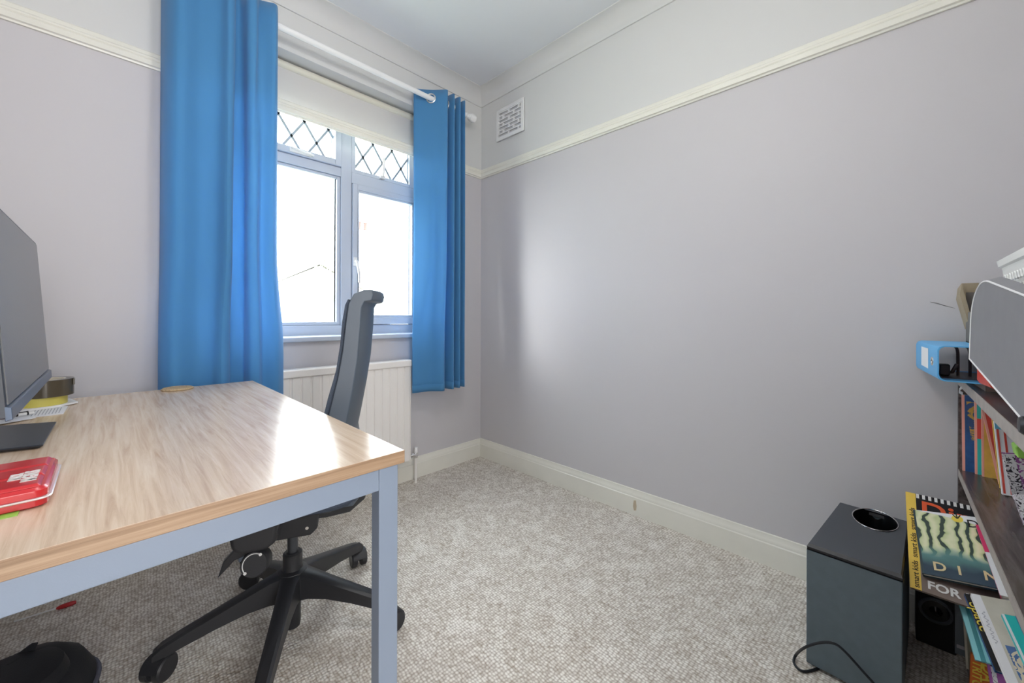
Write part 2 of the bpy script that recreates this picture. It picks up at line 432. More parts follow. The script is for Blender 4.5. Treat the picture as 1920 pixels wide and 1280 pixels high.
two_tone('wall_front', [(XL, OX0, 0, .20, 0, ZC), (OX1, 0, 0, .20, 0, ZC), (OX0, OX1, 0, .20, 0, OZ0), (OX0, OX1, 0, .20, OZ1, ZC)])
# hall beyond the open doorway
two_tone('wall_back', [(-2.9, -.7, -3.6, -3.5, 0, ZC), (-2.9, -2.8, -3.5, YB-.1, 0, ZC), (-.8, -.7, -3.5, YB-.1, 0, ZC)])
mb = MB()
for b in ((-2.26, -2.20, 0, 2.08), (-1.40, -1.34, 0, 2.08), (-2.20, -1.40, 2.02, 2.08)): mb.box(b[0], b[1], YB-.11, YB+.012, b[2], b[3])
struct(mb.build('door_1', M['trim'], None, bevel=.004))
# picture rail, cornice and skirting: one moulding per wall
RAIL = [(0,ZR),(-.008,ZR),(-.010,ZR+.006),(-.017,ZR+.009),(-.017,ZR+.027),(-.013,ZR+.031),(-.016,ZR+.035),(-.016,ZR+.041),(-.009,ZR+.048),(-.007,ZR+.062),(0,ZR+.068)]
SKIRT = [(0,0),(-.016,0),(-.016,.088),(-.013,.092),(-.013,.096),(-.011,.106),(-.006,.116),(-.006,.124),(0,.126)]
ZK = 2.493; CK = .092
COVE = [(0,ZC),(0,ZK-.004),(-.008,ZK-.004),(-.010,ZK+.001)] + [(-.010-(CK-.014)*(1-math.cos(a)), ZK+.001+(ZC-ZK-.006)*math.sin(a)) for a in [PI/2*i/8 for i in range(1,9)]] + [(-CK,ZC-.004),(-CK,ZC)]
def mould(name, prof, side, m, length=None):
    """moulding along a wall with mitred ends; prof = (distance into the room <0, z)"""
    mb = MB(); rings = []
    for k in (0, 1):
        r = []
        for d, z in prof:
            d = -d
            if side == 'right': p = (-d, (-d if k == 0 else YB+d), z)
            elif side == 'front': p = ((-d if k == 0 else XL+d), -d, z)
            elif side == 'left': p = (XL+d, (-d if k == 0 else YB+d), z)
            else: p = ((-d if k == 0 else (-1.34 if z < 2 else XL+d)), YB+d, z)
            r.append(p)
        rings.append(r)
    mb.loft(rings); return struct(mb.build(name, m, smooth=True))
k = 1
for s in ('front', 'right', 'left', 'back'):
    mould('baseboard_'+s, SKIRT, s, M['trim'])
    mould('trim_%d' % k, RAIL, s, M['trim']); k += 1
for s in ('front', 'right', 'left', 'back'):
    mould('trim_%d' % k, COVE, s, M['upper']); k += 1
# dark scratch on the plaster of the right wall above the files
mb = MB(); mb.tube([at(u, v, x=-.0006) for u, v in ((1744, 566), (1755, 568), (1772, 573), (1791, 578))], [.0006, .0016, .0012, .0004], 6)
mb.build('scratch', mat('grey_scuff', S(128, 126, 124), 0.8), bpy.data.objects['wall_right'])
# small bare-wood chip in the skirting of the right wall
o = bpy.data.objects['baseboard_right']
mb = MB(); c = at(1190, 951, x=-.0165)
mb.prism([(c.y-.008, .028), (c.y+.004, .024), (c.y+.009, .045), (c.y+.005, .074), (c.y-.006, .078), (c.y-.010, .05)], 'x', -.0168, -.0155)
mb.build('paint_chip', mat('bare_wood_chip', S(196, 180, 156), 0.8), o)

# ================================================================== WINDOW
YW = .12
win = thing('window_1', (-.925, YW, OZ0), None, None); struct(win)
def bars(name, lst, parent, m=None, bevel=.004):
    mb = MB()
    for b in lst: mb.box(*b)
    return mb.build(name, m or M['upvc'], parent, bevel=bevel)
yb = YW+.065
fr = bars('frame', [(OX0, OX0+.045, YW, yb, OZ0+.02, OZ1), (OX1-.035, OX1, YW, yb, OZ0+.02, OZ1),
    (OX0+.045, OX1-.035, YW, yb, OZ0+.02, .945), (OX0+.045, OX1-.035, YW, yb, 2.235, OZ1)], win)
bars('mullion', [(-.945, -.885, YW, yb, .945, 2.235)], win)
bars('transom', [(OX0+.045, -.945, YW, yb, 1.785, 1.835)], win)
bars('transom', [(-.885, OX1-.035, YW, yb, 1.764, 1.826)], win)
def ring(name, x0, x1, z0, z1, wL, wR, wB, wT, y0, y1, parent, bevel=.004, m=None):
    return bars(name, [(x0, x0+wL, y0, y1, z0, z1), (x1-wR, x1, y0, y1, z0, z1), (x0+wL, x1-wR, y0, y1, z0, z0+wB), (x0+wL, x1-wR, y0, y1, z1-wT, z1)], parent, m, bevel)
def pane(x0, x1, z0, z1, y, parent):
    mb = MB(); mb.box(x0, x1, y, y+.004, z0, z1); return mb.build('pane', M['glass'], parent, smooth=False)
# left fixed light: bead and pane
b1 = ring('glazing_bead', OX0+.045, -.945, .945, 1.785, .018, .020, .020, .017, YW+.008, YW+.03, win, .006); pane(OX0+.05, -.955, .955, 1.78, YW+.035, b1)
# right opening casement
s1 = ring('casement_sash', -.883, -.457, .947, 1.763, .030, .024, .042, .034, YW-.014, YW+.05, win, .005)
ring('glazing_bead', -.854, -.480, .988, 1.730, .010, .012, .016, .014, YW-.006, YW+.03, s1, .003); pane(-.855, -.478, .985, 1.732, YW+.035, s1)
# top lights
s2 = ring('toplight_sash', OX0+.047, -.947, 1.836, 2.233, .035, .034, .036, .034, YW-.014, YW+.05, win, .005)
pane(OX0+.08, -.98, 1.87, 2.2, YW+.03, s2)
b2 = ring('glazing_bead', -.885, OX1-.035, 1.826, 2.235, .020, .050, .026, .02, YW+.006, YW+.03, win, .006); pane(-.87, -.49, 1.84, 2.22, YW+.03, b2)
def leads(x0, x1, z0, z1, parent):
    mb = MB(); y = YW+.024
    w, h = .125, .190
    for sgn in (1, -1):
        t = -6
        for i in range(-8, 12):
            # line x = xs + s, z = z0 + sgn*s*h/w ... clipped to the rectangle
            pts = []
            c = i*h
            f = lambda x: (z0+c+(x-x0)*h/w) if sgn > 0 else (z1-c-(x-x0)*h/w)
            g = lambda z: (x0+(z-z0-c)*w/h) if sgn > 0 else (x0+(z1-c-z)*w/h)
            for x in (x0, x1):
                if z0 <= f(x) <= z1: pts.append((x, f(x)))
            for z in (z0, z1):
                if x0 < g(z) < x1: pts.append((g(z), z))
            if len(pts) < 2: continue
            pts.sort()
            a, b = V((pts[0][0], y, pts[0][1])), V((pts[-1][0], y, pts[-1][1]))
            if (b-a).length < .02: continue
            d = (b-a).normalized(); n = V((-d.z, 0, d.x))*.0062
            mb.obox((a+b)/2, (b-a)/2, n, (0, .003, 0))
    return mb.build('lead_lattice', M['lead'], parent, smooth=False)
leads(OX0+.08, -.981, 1.872, 2.2, s2); leads(-.866, -.503, 1.852, 2.216, b2)
# furniture: casement handle, top-light stay and its peg
mb = MB(); mb.box(-.882, -.862, YW-.026, YW-.014, 1.285, 1.335); mb.cyl((-.872, YW-.04, 1.31), (-.872, YW-.02, 1.31), .008)
mb.tube(smoothpts([(-.872, YW-.04, 1.312), (-.868, YW-.046, 1.28), (-.862, YW-.05, 1.235), (-.862, YW-.05, 1.185)]), [.008]*8+[.007]*4+[.005])
mb.build('handle', M['white'], s1, bevel=.002)
mb = MB(); mb.box(-1.215, -1.11, YW-.022, YW-.014, 1.842, 1.862); mb.tube([(-1.21, YW-.028, 1.862), (-1.17, YW-.032, 1.854), (-1.10, YW-.03, 1.848)], .005)
mb.cyl((-1.12, YW-.034, 1.852), (-1.12, YW-.02, 1.852), .004)
mb.build('stay', M['white'], s2, bevel=.001)
mb = MB(); mb.tube([(-.70, YW-.02, 1.845), (-.702, YW-.03, 1.90), (-.704, YW-.03, 1.955)], .007); mb.box(-.715, -.685, YW-.016, YW+.004, 1.832, 1.85)
mb.build('stay', M['white'], b2, bevel=.001)
# window board
mb = MB(); mb.box(OX0-.02, OX1+.03, -.03, YW+.01, OZ0, OZ0+.026)
struct(mb.build('trim_9', M['upvc'], None, bevel=.008, seg=3))

# roller blind
bl = thing('roller_blind', (-.93, .09, 2.055), 'cream roller blind pulled partway down over the leaded top lights', 'blind')
mb = MB(); mb.cyl((OX0+.01, .085, 2.262), (OX1-.01, .085, 2.262), .019); mb.build('roller', M['blindrail'], bl)
mb = MB(); mb.box(OX0+.02, OX1-.015, .083, .0845, 2.066, 2.268); mb.build('blind_fabric', M['blind'], bl)
mb = MB(); mb.box(OX0+.02, OX1-.015, .078, .090, 2.055, 2.080); mb.build('bottom_bar', M['blind'], bl, bevel=.004)
for x in (OX0+.006, OX1-.006):
    mb = MB(); mb.box(x-.004, x+.004, .06, .112, 2.235, 2.289); mb.build('end_bracket', M['white'], bl, bevel=.002)

# ================================================================== CURTAIN POLE AND CURTAINS
YP, ZP = -.115, 2.312
po = thing('curtain_pole', (-.97, YP, ZP), 'white curtain pole above the window with cup-shaped end', 'curtain pole')
mb = MB(); mb.cyl((-1.80, YP, ZP), (-.205, YP, ZP), .0145); mb.build('rod', M['pole'], po)
for x, s in ((-.205, 1), (-1.80, -1)):
    mb = MB(); mb.lathe([(.012, -.012), (.016, -.010), (.016, -.002), (.020, 0), (.025, .012), (.027, .03), (.024, .042), (.012, .046)], (x, YP, ZP), (s, 0, 0)); mb.build('finial', M['pole'], po)
for x in (-.235, -1.765):
    mb = MB(); mb.cyl((x, 0, ZP-.004), (x, YP, ZP-.004), .008); mb.cyl((x, -.008, ZP-.004), (x, 0, ZP-.004), .025); mb.torus((x, YP, ZP), (1,0,0), .016, .004)
    mb.build('bracket', M['pole'], po)

def drape(name, plans, zs, label, ring_pts):
    """a hanging cloth: plan curves (x,y) given at several heights"""
    base = V((sum(p[0] for p in plans[0])/len(plans[0]), YP, zs[-1]))
    t = thing(name, base, label, 'curtain')
    curves = [smoothpts([(p[0], p[1], 0) for p in pl], 5) for pl in plans]
    N = 26; rows = []
    for i in range(N+1):
        z = zs[0] + (zs[-1]-zs[0])*i/N
        for j in range(len(zs)-1):
            if zs[j+1]-1e-6 <= z <= zs[j]+1e-6:
                f = (zs[j]-z)/(zs[j]-zs[j+1]); f = f*f*(3-2*f)
                rows.append([V((a.x+(b.x-a.x)*f, a.y+(b.y-a.y)*f, z)) for a, b in zip(curves[j], curves[j+1])]); break
    mb = MB(); mb.loft(rows, cap=False, closed=False)
    mb.build('cloth', M['curtain'], t, solid=.0022)
    # sewn hem
    mb = MB()
    hem = [[p + V((0,0,dz)) for p in rows[-1]] for dz in (0.0, .045)]
    mb.loft(hem, cap=False, closed=False); mb.build('hem', M['curtain'], t, solid=.0040)
    for p, d in ring_pts:
        mb = MB(); mb.torus(p, d, .0265, .0055); mb.build('eyelet', M['chrome'], t)
    return t
L_top = [(-1.716,-.03),(-1.708,-.12),(-1.672,-.178),(-1.61,-.150),(-1.55,-.158),(-1.522,-.192),(-1.500,-.178),(-1.492,-.140),(-1.484,-.136),(-1.474,-.136),(-1.466,-.150),(-1.452,-.186),(-1.424,-.186),(-1.412,-.150),(-1.385,-.158),(-1.350,-.172),(-1.332,-.13),(-1.324,-.07)]
L_mid = [(-1.718,-.03),(-1.712,-.12),(-1.678,-.178),(-1.61,-.148),(-1.56,-.156),(-1.528,-.194),(-1.506,-.172),(-1.516,-.105),(-1.510,-.045),(-1.472,-.030),(-1.440,-.05),(-1.452,-.125),(-1.450,-.172),(-1.424,-.186),(-1.402,-.150),(-1.360,-.172),(-1.334,-.13),(-1.320,-.07)]
L_bot = [(-1.728,-.118),(-1.718,-.145),(-1.686,-.178),(-1.62,-.146),(-1.575,-.155),(-1.545,-.192),(-1.516,-.172),(-1.512,-.135),(-1.500,-.120),(-1.476,-.118),(-1.456,-.122),(-1.452,-.150),(-1.440,-.180),(-1.412,-.184),(-1.392,-.150),(-1.345,-.170),(-1.316,-.14),(-1.302,-.116)]
drape('curtain', [L_top, L_mid, L_bot, L_bot], [2.365, 1.30, .84, .55], 'wide blue curtain beside the window, hanging down behind the desk', [((-1.708, YP, ZP), (1,.2,0))])
R_top = [(-.585,-.05),(-.505,-.112),(-.470,-.150),(-.438,-.185),(-.416,-.15),(-.408,-.06),(-.396,-.06),(-.392,-.15),(-.381,-.182),(-.366,-.15),(-.360,-.06),(-.348,-.06),(-.344,-.15),(-.334,-.180),(-.318,-.15),(-.312,-.06),(-.300,-.06),(-.296,-.13),(-.288,-.172),(-.274,-.13)]
R_mid = [(-.588,-.06),(-.535,-.130),(-.490,-.145),(-.445,-.185),(-.420,-.15),(-.410,-.07),(-.398,-.07),(-.392,-.15),(-.380,-.182),(-.364,-.15),(-.358,-.07),(-.348,-.07),(-.344,-.15),(-.332,-.180),(-.316,-.15),(-.310,-.07),(-.300,-.07),(-.296,-.13),(-.286,-.172),(-.270,-.13)]
R_bot = [(-.632,-.121),(-.585,-.130),(-.525,-.140),(-.470,-.190),(-.440,-.165),(-.425,-.09),(-.410,-.09),(-.400,-.15),(-.384,-.184),(-.366,-.15),(-.358,-.09),(-.348,-.09),(-.344,-.15),(-.332,-.180),(-.316,-.15),(-.310,-.09),(-.300,-.09),(-.296,-.13),(-.286,-.170),(-.268,-.13)]
drape('curtain', [R_top, R_mid, R_bot, R_bot], [2.365, 1.40, .80, .55], 'narrow bunched blue curtain between the window and the room corner', [((-.505, YP, ZP), (1,.85,0)), ((-.411, YP, ZP), (1,0,0)), ((-.394, YP, ZP), (1,0,0)), ((-.362, YP, ZP), (1,0,0)), ((-.346, YP, ZP), (1,0,0)), ((-.314, YP, ZP), (1,0,0))])

# ================================================================== RADIATOR
ra = thing('radiator', (-1.05, -.07, .156), 'cream panel radiator with vertical grooves on the wall under the window', 'radiator')
RX0, RX1 = -1.49, -.628
mb = MB()
nv = 19; dx = (RX1-RX0)/nv; prof = []
for i in range(nv):
    x = RX0+i*dx
    prof += [(x+.003, -.093), (x+.007, -.098), (x+dx-.007, -.098), (x+dx-.003, -.093)]
prof = [(RX0, -.045), (RX0, -.090)] + prof + [(RX1, -.090), (RX1, -.045)]
mb.prism(prof, 'z', .156, .712); mb.build('panel', M['rad'], ra, smooth=True)
mb = MB(); mb.box(RX0-.006, RX1+.004, -.107, -.036, .704, .743); mb.build('top_cap', M['rad'], ra, bevel=.008, seg=3)
for x in (RX0-.003, RX1):
    mb = MB(); mb.box(x, x+.004, -.094, -.040, .156, .715); mb.build('end_panel', M['rad'], ra, bevel=.001)
for x in (RX0+.15, RX1-.15):
    mb = MB(); mb.box(x-.015, x+.015, -.046, -.002, .25, .62); mb.build('wall_bracket', M['rad'], ra)
va = thing('radiator_valve', (-.575, -.07, 0), 'small chrome and white radiator valve with pipe to the carpet', 'valve')
mb = MB(); mb.cyl((-.575, -.07, .178), (-.575, -.07, .213), .011, .010); mb.build('valve_cap', M['white'], va, bevel=.002)
mb = MB(); mb.lathe([(.010, .150), (.012, .155), (.012, .162), (.009, .164), (.009, .172), (.012, .174), (.011, .180)], (-.575, -.07, 0)); mb.cyl((-.624, -.07, .168), (-.575, -.07, .168), .008); mb.cyl((-.605, -.07, .168), (-.593, -.07, .168), .012, n=6)
mb.build('valve_body', M['chrome'], va)
mb = MB(); mb.cyl((-.575, -.07, 0), (-.575, -.07, .152), .0075); mb.build('pipe', M['rad'], va)

# ================================================================== AIR VENT on the right wall
ve = thing('air_vent', (0, -.295, 2.19), 'white slotted air vent high on the wall above the picture rail', 'vent')
VY0, VY1, VZ0, VZ1 = -.421, -.169, 2.190, 2.402
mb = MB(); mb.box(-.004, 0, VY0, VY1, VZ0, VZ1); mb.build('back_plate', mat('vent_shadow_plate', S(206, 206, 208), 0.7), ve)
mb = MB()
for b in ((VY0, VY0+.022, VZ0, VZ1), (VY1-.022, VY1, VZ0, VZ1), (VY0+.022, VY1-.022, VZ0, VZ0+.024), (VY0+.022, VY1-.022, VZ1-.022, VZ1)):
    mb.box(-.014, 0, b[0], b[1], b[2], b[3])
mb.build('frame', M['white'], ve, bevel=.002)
rows = 7; z0, z1 = VZ0+.024, VZ1-.022; dz = (z1-z0)/rows
for i in range(rows+1):
    z = z0+i*dz
    mb = MB(); mb.hexa([(-.002, VY0+.022, z-.002), (-.013, VY0+.022, z-.009), (-.013, VY1-.022, z-.009), (-.002, VY1-.022, z-.002)],
                       [(-.002, VY0+.022, z+.003), (-.013, VY0+.022, z-.002), (-.013, VY1-.022, z-.002), (-.002, VY1-.022, z+.003)])
    if 0 < i: mb.build('slat', M['white'], ve)
    else: mb.bm.free()
for i in range(rows):
    yy = [VY0+.022+(VY1-VY0-.044)*f for f in ((.33, .80) if i % 2 else (.12, .55))]
    for y in yy:
        mb = MB(); mb.box(-.012, -.002, y-.006, y+.006, z0+i*dz-.004, z0+(i+1)*dz); mb.build('divider', M['white'], ve)

# ================================================================== ADDED FILL GLOBE (hung above the camera's view to brighten the room)
la = thing('ceiling_lamp', (-1.25, -1.55, ZC-.55), 'white globe pendant lamp hanging from the ceiling', 'lamp')
mb = MB(); mb.cyl((-1.25, -1.55, ZC-.34), (-1.25, -1.55, ZC), .004, n=8); mb.cyl((-1.25, -1.55, ZC-.025), (-1.25, -1.55, ZC), .04); mb.build('cord', M['white'], la)
ml = bpy.data.materials.new('lit_globe'); ml.use_nodes = True
p = ml.node_tree.nodes['Principled BSDF']; p.inputs['Base Color'].default_value = (.9, .9, .88, 1)
p.inputs['Emission Color'].default_value = (1, .98, .95, 1); p.inputs['Emission Strength'].default_value = FILL_W
mb = MB(); mb.lathe([(.12*math.sin(PI*i/16), -.12*math.cos(PI*i/16)) for i in range(17)], (-1.25, -1.55, ZC-.45)); mb.build('globe', ml, la)

# ================================================================== DESK
DZ = .729
DX0, DX1, DY0, DY1 = -2.142, -1.442, -1.413, -.214
de = thing('desk', (-1.79, -.81, 0), 'oak-topped desk with grey-blue square metal legs', 'desk')
mb = MB(); mb.box(DX0, DX1, DY0, DY1, DZ-.025, DZ)
for f in mb.bm.faces: f.material_index = 0 if abs(f.normal.z) > .5 or f.calc_center_median().z > DZ-.001 else 1
tp = mb.build('desktop', [M['oak'], M['oakedge']], de, bevel=.0015)
for po_ in tp.data.polygons: po_.material_index = 0 if po_.normal.z > .5 else 1
LX, LY, ins = .040, .032, .013
def rail(x0, x1, y0, y1):
    mb = MB(); mb.box(x0, x1, y0, y1, DZ-.025-.042, DZ-.0255); mb.build('rail', M['steel'], de, bevel=.002)
xa, xb, ya, yb_ = DX0+ins, DX1-ins, DY0+.004, DY1-.004
rail(xa+LX, xb-LX, ya, ya+LY); rail(xa+LX, xb-LX, yb_-LY, yb_); rail(xa, xa+LX, ya+LY, yb_-LY)
for x in (xa, xb-LX):
    for y in (ya, yb_-LY):
        mb = MB(); mb.box(x, x+LX, y, y+LY, .012, DZ-.0255); lg = mb.build('leg', M['steel'], de, bevel=.002)
        mb = MB(); mb.cyl((x+LX/2, y+LY/2, 0), (x+LX/2, y+LY/2, .013), .014); mb.build('foot', M['black'], lg)

# ================================================================== OFFICE CHAIR (built in chair axes: +X = forward)
HUB = V((-1.445, -.735, 0))
fwd = V((-.916, .40, 0)).normalized(); side = V((-fwd.y, fwd.x, 0))   # side = chair's left
def ch(p): return HUB + fwd*p.x + side*p.y + V((0, 0, p.z))
def CMB():
    m_ = MB(); m_.f = ch; return m_
cc = thing('office_chair', HUB, 'slate-grey office chair on a black five-star castor base, tucked at the desk', 'chair')
hubm = CMB(); hubm.lathe([(.022, .004), (.024, .02), (.024, .10), (.045, .105), (.052, .13), (.050, .165), (.042, .185), (.030, .19), (.028, .20), (.028, .238), (.024, .242)])
hubm.build('hub', M['black'], cc)
mb = CMB(); mb.cyl((0,0,.19), (0,0,.33), .0155); mb.build('gas_lift', mat('dark_steel_column', S(78, 82, 88), 0.3, 0.6), cc)
angs_world = [28, 98, 169, 241, 313]
fa = math.degrees(math.atan2(fwd.y, fwd.x))
for a in angs_world:
    al = math.radians(a-fa)
    d = V((math.cos(al), math.sin(al), 0)); sd = V((-d.y, d.x, 0))
    mb = CMB(); rings = []
    for r, zt, h, wd in ((.030, .186, .082, .030), (.065, .178, .070, .024), (.12, .160, .054, .0215), (.20, .134, .042, .0195), (.28, .108, .035, .018), (.318, .093, .032, .017), (.335, .080, .030, .014)):
        c = d*r; rings.append([c-sd*wd*1.1+V((0,0,zt-h)), c+sd*wd*1.1+V((0,0,zt-h)), c+sd*wd+V((0,0,zt-.006)), c+sd*(wd*.6)+V((0,0,zt)), c-sd*(wd*.6)+V((0,0,zt)), c-sd*wd+V((0,0,zt-.006))])
    mb.loft(rings); arm = mb.build('base_arm', M['black'], cc)
    # castor: hood and two wheels, trailing slightly off the arm direction
    sw = al + 0.9; cd_ = V((math.cos(sw), math.sin(sw), 0)); cs = V((-cd_.y, cd_.x, 0))
    c = d*.322 + V((0,0,.0325))
    for sg in (-1, 1):
        mb = CMB(); mb.lathe([(.016, 0), (.029, .001), (.0325, .004), (.0325, .019), (.028, .023), (.010, .022)], c + cs*(.006*sg), cs*sg); mb.build('wheel', M['black'], cc)
    mb = CMB()
    pts = [(.034*math.cos(t), .034*math.sin(t)) for t in [math.radians(x) for x in range(10, 171, 16)]]
    inn = [(.026*math.cos(t), .026*math.sin(t)) for t in [math.radians(x) for x in range(170, 9, -16)]]
    prof = pts+inn
    mb.loft([[c + cd_*q[0] + V((0,0,q[1])) + cs*s_ for q in prof] for s_ in (-.022, .022)])
    mb.cyl(c+V((0,0,.02)), c+V((0,0,.055)), .008); mb.build('castor_hood', M['black'], cc)
# seat mechanism
mb = CMB(); mb.loft([[(x, y*w_, z) for x, z in ((-.085,.428),(-.075,.322),(-.055,.303),(.060,.305),(.085,.322),(.10,.428))] for y, w_ in ((-1,.045),(1,.045))])
mec = mb.build('tilt_mechanism', M['black'], cc, bevel=.006)
for x, z in ((.058, .335), (-.045, .330)):
    for ys in (.045, -.048):
        mb = CMB(); mb.cyl((x, ys, z), (x, ys+.003, z), .005, n=12); mb.build('screw', M['chrome'], mec)
mb = CMB(); mb.loft([[(x, y, z) for x, z in ((.02,.41),(.03,.352),(-.10,.345),(-.17,.350),(-.215,.385),(-.24,.45),(-.215,.455),(-.19,.40))] for y in (-.035, .035)])
mb.build('back_support', M['black'], cc, bevel=.006)
# front lump of the mechanism
mb = CMB(); mb.loft([[(x, y, z) for x, z in ((.01,.44),(.02,.362),(.045,.346),(.105,.344),(.128,.36),(.14,.44))] for y in (.03, .17)])
mb.build('tilt_housing', M['black'], cc, bevel=.014, seg=3)
# knob with paddle (left of sitter, towards the camera)
kx, kz, ky = .072, .312, .155
mb = CMB(); mb.lathe([(.020, -.04), (.034, -.03), (.036, 0), (.034, .012), (.031, .016), (.002, .016)], (kx, ky, kz), (.1, 1, .25)); kn = mb.build('tension_knob', M['black'], cc)
kd = V((.1, 1, .25)).normalized(); ka = V((1, -.1, 0)).normalized(); kb = kd.cross(ka)
if kb.z < 0: kb = -kb
arc = [V((kx, ky, kz)) + kd*.0165 + ka*(.027*math.cos(t)) + kb*(.027*math.sin(t)) for t in [math.radians(x) for x in range(-45, 131, 12)]]
mb = CMB(); mb.tube(arc, .0013, 6); mb.cyl(arc[0], arc[0]+kd*.001, .004, n=10); mb.cyl(arc[-1], arc[-1]+kd*.001, .004, n=10); mb.build('dial_mark', M['white'], kn)
mb = CMB(); mb.loft([[V((x, ky-.03+o_, z)) for x, z in ((.045,.395),(.105,.372),(.150,.325),(.163,.282),(.125,.322),(.085,.335),(.035,.35))] for o_ in (0, .02)])
mb.build('paddle_lever', M['black'], kn, bevel=.003)
# seat: pan and cushion
def rrect(x0, x1, y0, y1, r, z, n=5):
    out = []
    for cx, cy, a0 in ((x1-r, y1-r, 0), (x0+r, y1-r, 90), (x0+r, y0+r, 180), (x1-r, y0+r, 270)):
        for i in range(n+1):
            a = math.radians(a0+90*i/n); out.append((cx+r*math.cos(a), cy+r*math.sin(a), z))
    return out
mb = CMB(); mb.loft([rrect(-.17, .22, -.20, .20, .08, .435), rrect(-.19, .245, -.225, .225, .09, .455)]); mb.build('seat_pan', M['black'], cc)
mb = CMB(); mb.loft([rrect(-.20, .25, -.235, .235, .09, .455), rrect(-.21, .26, -.245, .245, .10, .468), rrect(-.21, .26, -.245, .245, .10, .488), rrect(-.22, .24, -.23, .23, .10, .505), rrect(-.17, .18, -.18, .18, .09, .511)])
mb.build('seat_cushion', M['fabric'], cc)
# backrest: side profile (forward offset f, rear offset b, height) swept across the width with a wrap-around curve
PB = [(-.150,-.110,.455),(-.112,-.075,.56),(-.094,-.042,.62),(-.089,-.146,.65)]
FR = [(.135,.684),(.128,.728),(.116,.771),(.097,.841),(.086,.913),(.080,.984),(.075,1.032),(.062,1.062)]
prof_front = [(.105,.45),(.125,.56),(.137,.64)] + FR                      # chair X = value - .224
prof_rear  = [(.045,.45),(.062,.56),(.078,.65),(.063,.696),(.047,.785),(.034,.875),(.027,.966),(.021,1.034),(-.003,1.040)]
W2 = .215
def back_x(s): return s - .224
def span(pts, y):
    c = .045*((y/W2)**2)      # wings wrap forward
    hh = 0
    return [(back_x(s)+c-.045, y, z) for s, z in pts]
# the silhouette seen from the side is the near wing, so the wrap is offset to zero there
shell_prof = [(.105,.45),(.118,.56),(.122,.64),(.118,.69),(.104,.75),(.088,.82),(.075,.90),(.067,.98),(.060,1.035),(.046,1.063),(.020,1.074),(-.005,1.076),(-.008,1.062),(-.004,1.044),(.016,1.040),(.024,1.025),(.027,.966),(.034,.875),(.047,.785),(.063,.696),(.074,.64),(.062,.56),(.045,.45)]
cush_prof = [(.105,.47),(.128,.56),(.140,.64),(.135,.69),(.118,.765),(.098,.838),(.087,.913),(.081,.984),(.074,1.030),(.066,1.048),(.060,1.036),(.066,.98),(.074,.90),(.087,.82),(.103,.75),(.117,.69),(.121,.64),(.117,.56),(.10,.47)]
def sweep(prof, w, n=12, name='x', m=None, taper=0.0):
    mb = CMB(); rings = []
    for i in range(n+1):
        y = -w + 2*w*i/n
        rings.append(span(prof, y))
    mb.loft(rings); return mb.build(name, m, cc, bevel=.004)
sweep(shell_prof, W2, 12, 'back_shell', M['chairback'])
sweep(cush_prof, W2-.012, 12, 'back_cushion', M['fabric'])

# ================================================================== MONITOR
mo = thing('monitor', (-2.03, -.76, DZ), 'dark computer monitor standing on the desk in front of the tape rolls', 'monitor')
MY0, MY1, MZ0, MZ1 = -1.105, -.485, .833, 1.190
til = .023/.35
def mx(z, d=0): return -1.970 - (z-MZ0)*til - d
mb = MB()
q = lambda d, y0, y1, z0, z1: [(mx(z0, d), y0, z0), (mx(z0, d), y1, z0), (mx(z1, d), y1, z1), (mx(z1, d), y0, z1)]
mb.hexa(q(.022, MY0, MY1, MZ0, MZ1), q(.001, MY0, MY1, MZ0, MZ1)); mb.build('casing', M['bezel'], mo, bevel=.002)
mb = MB(); mb.hexa(q(.06, MY0+.12, MY1-.12, MZ0+.06, MZ1-.08), q(.022, MY0+.05, MY1-.05, MZ0+.02, MZ1-.03)); mb.build('rear_housing', M['bezel'], mo, bevel=.006)
mb = MB(); mb.hexa(q(.002, MY0+.006, MY1-.006, MZ0+.022, MZ1-.006), q(-.0005, MY0+.006, MY1-.006, MZ0+.022, MZ1-.006)); mb.build('screen', M['screen'], mo, smooth=False)
mb = MB(); mb.hexa(q(.004, MY0, MY1, MZ0-.004, MZ0+.020), q(-.004, MY0, MY1, MZ0-.002, MZ0+.018)); mb.build('lower_bezel', mat('brushed_bezel', S(78, 92, 112), 0.3, 0.3), mo, bevel=.001)
mb = MB(); mb.loft([[(-2.06, -.80, DZ+.008), (-2.035, -.80, DZ+.008), (-2.035, -.72, DZ+.008), (-2.06, -.72, DZ+.008)], [(-2.06, -.79, .98), (-2.04, -.79, .98), (-2.04, -.73, .98), (-2.06, -.73, .98)]]); mb.build('stand_neck', M['bezel'], mo, bevel=.004)
mb = MB(); pl = [(-1.948, -.648), (-1.951, -.888), (-2.115, -.842), (-2.115, -.575)]
pi_ = [(-1.956, -.656), (-1.959, -.878), (-2.11, -.835), (-2.11, -.585)]
mb.loft([[(x, y, DZ+.0005) for x, y in pi_], [(x, y, DZ+.006) for x, y in pl], [(x, y, DZ+.009) for x, y in pl]]); mb.build('stand_base', M['bezel'], mo, bevel=.001)

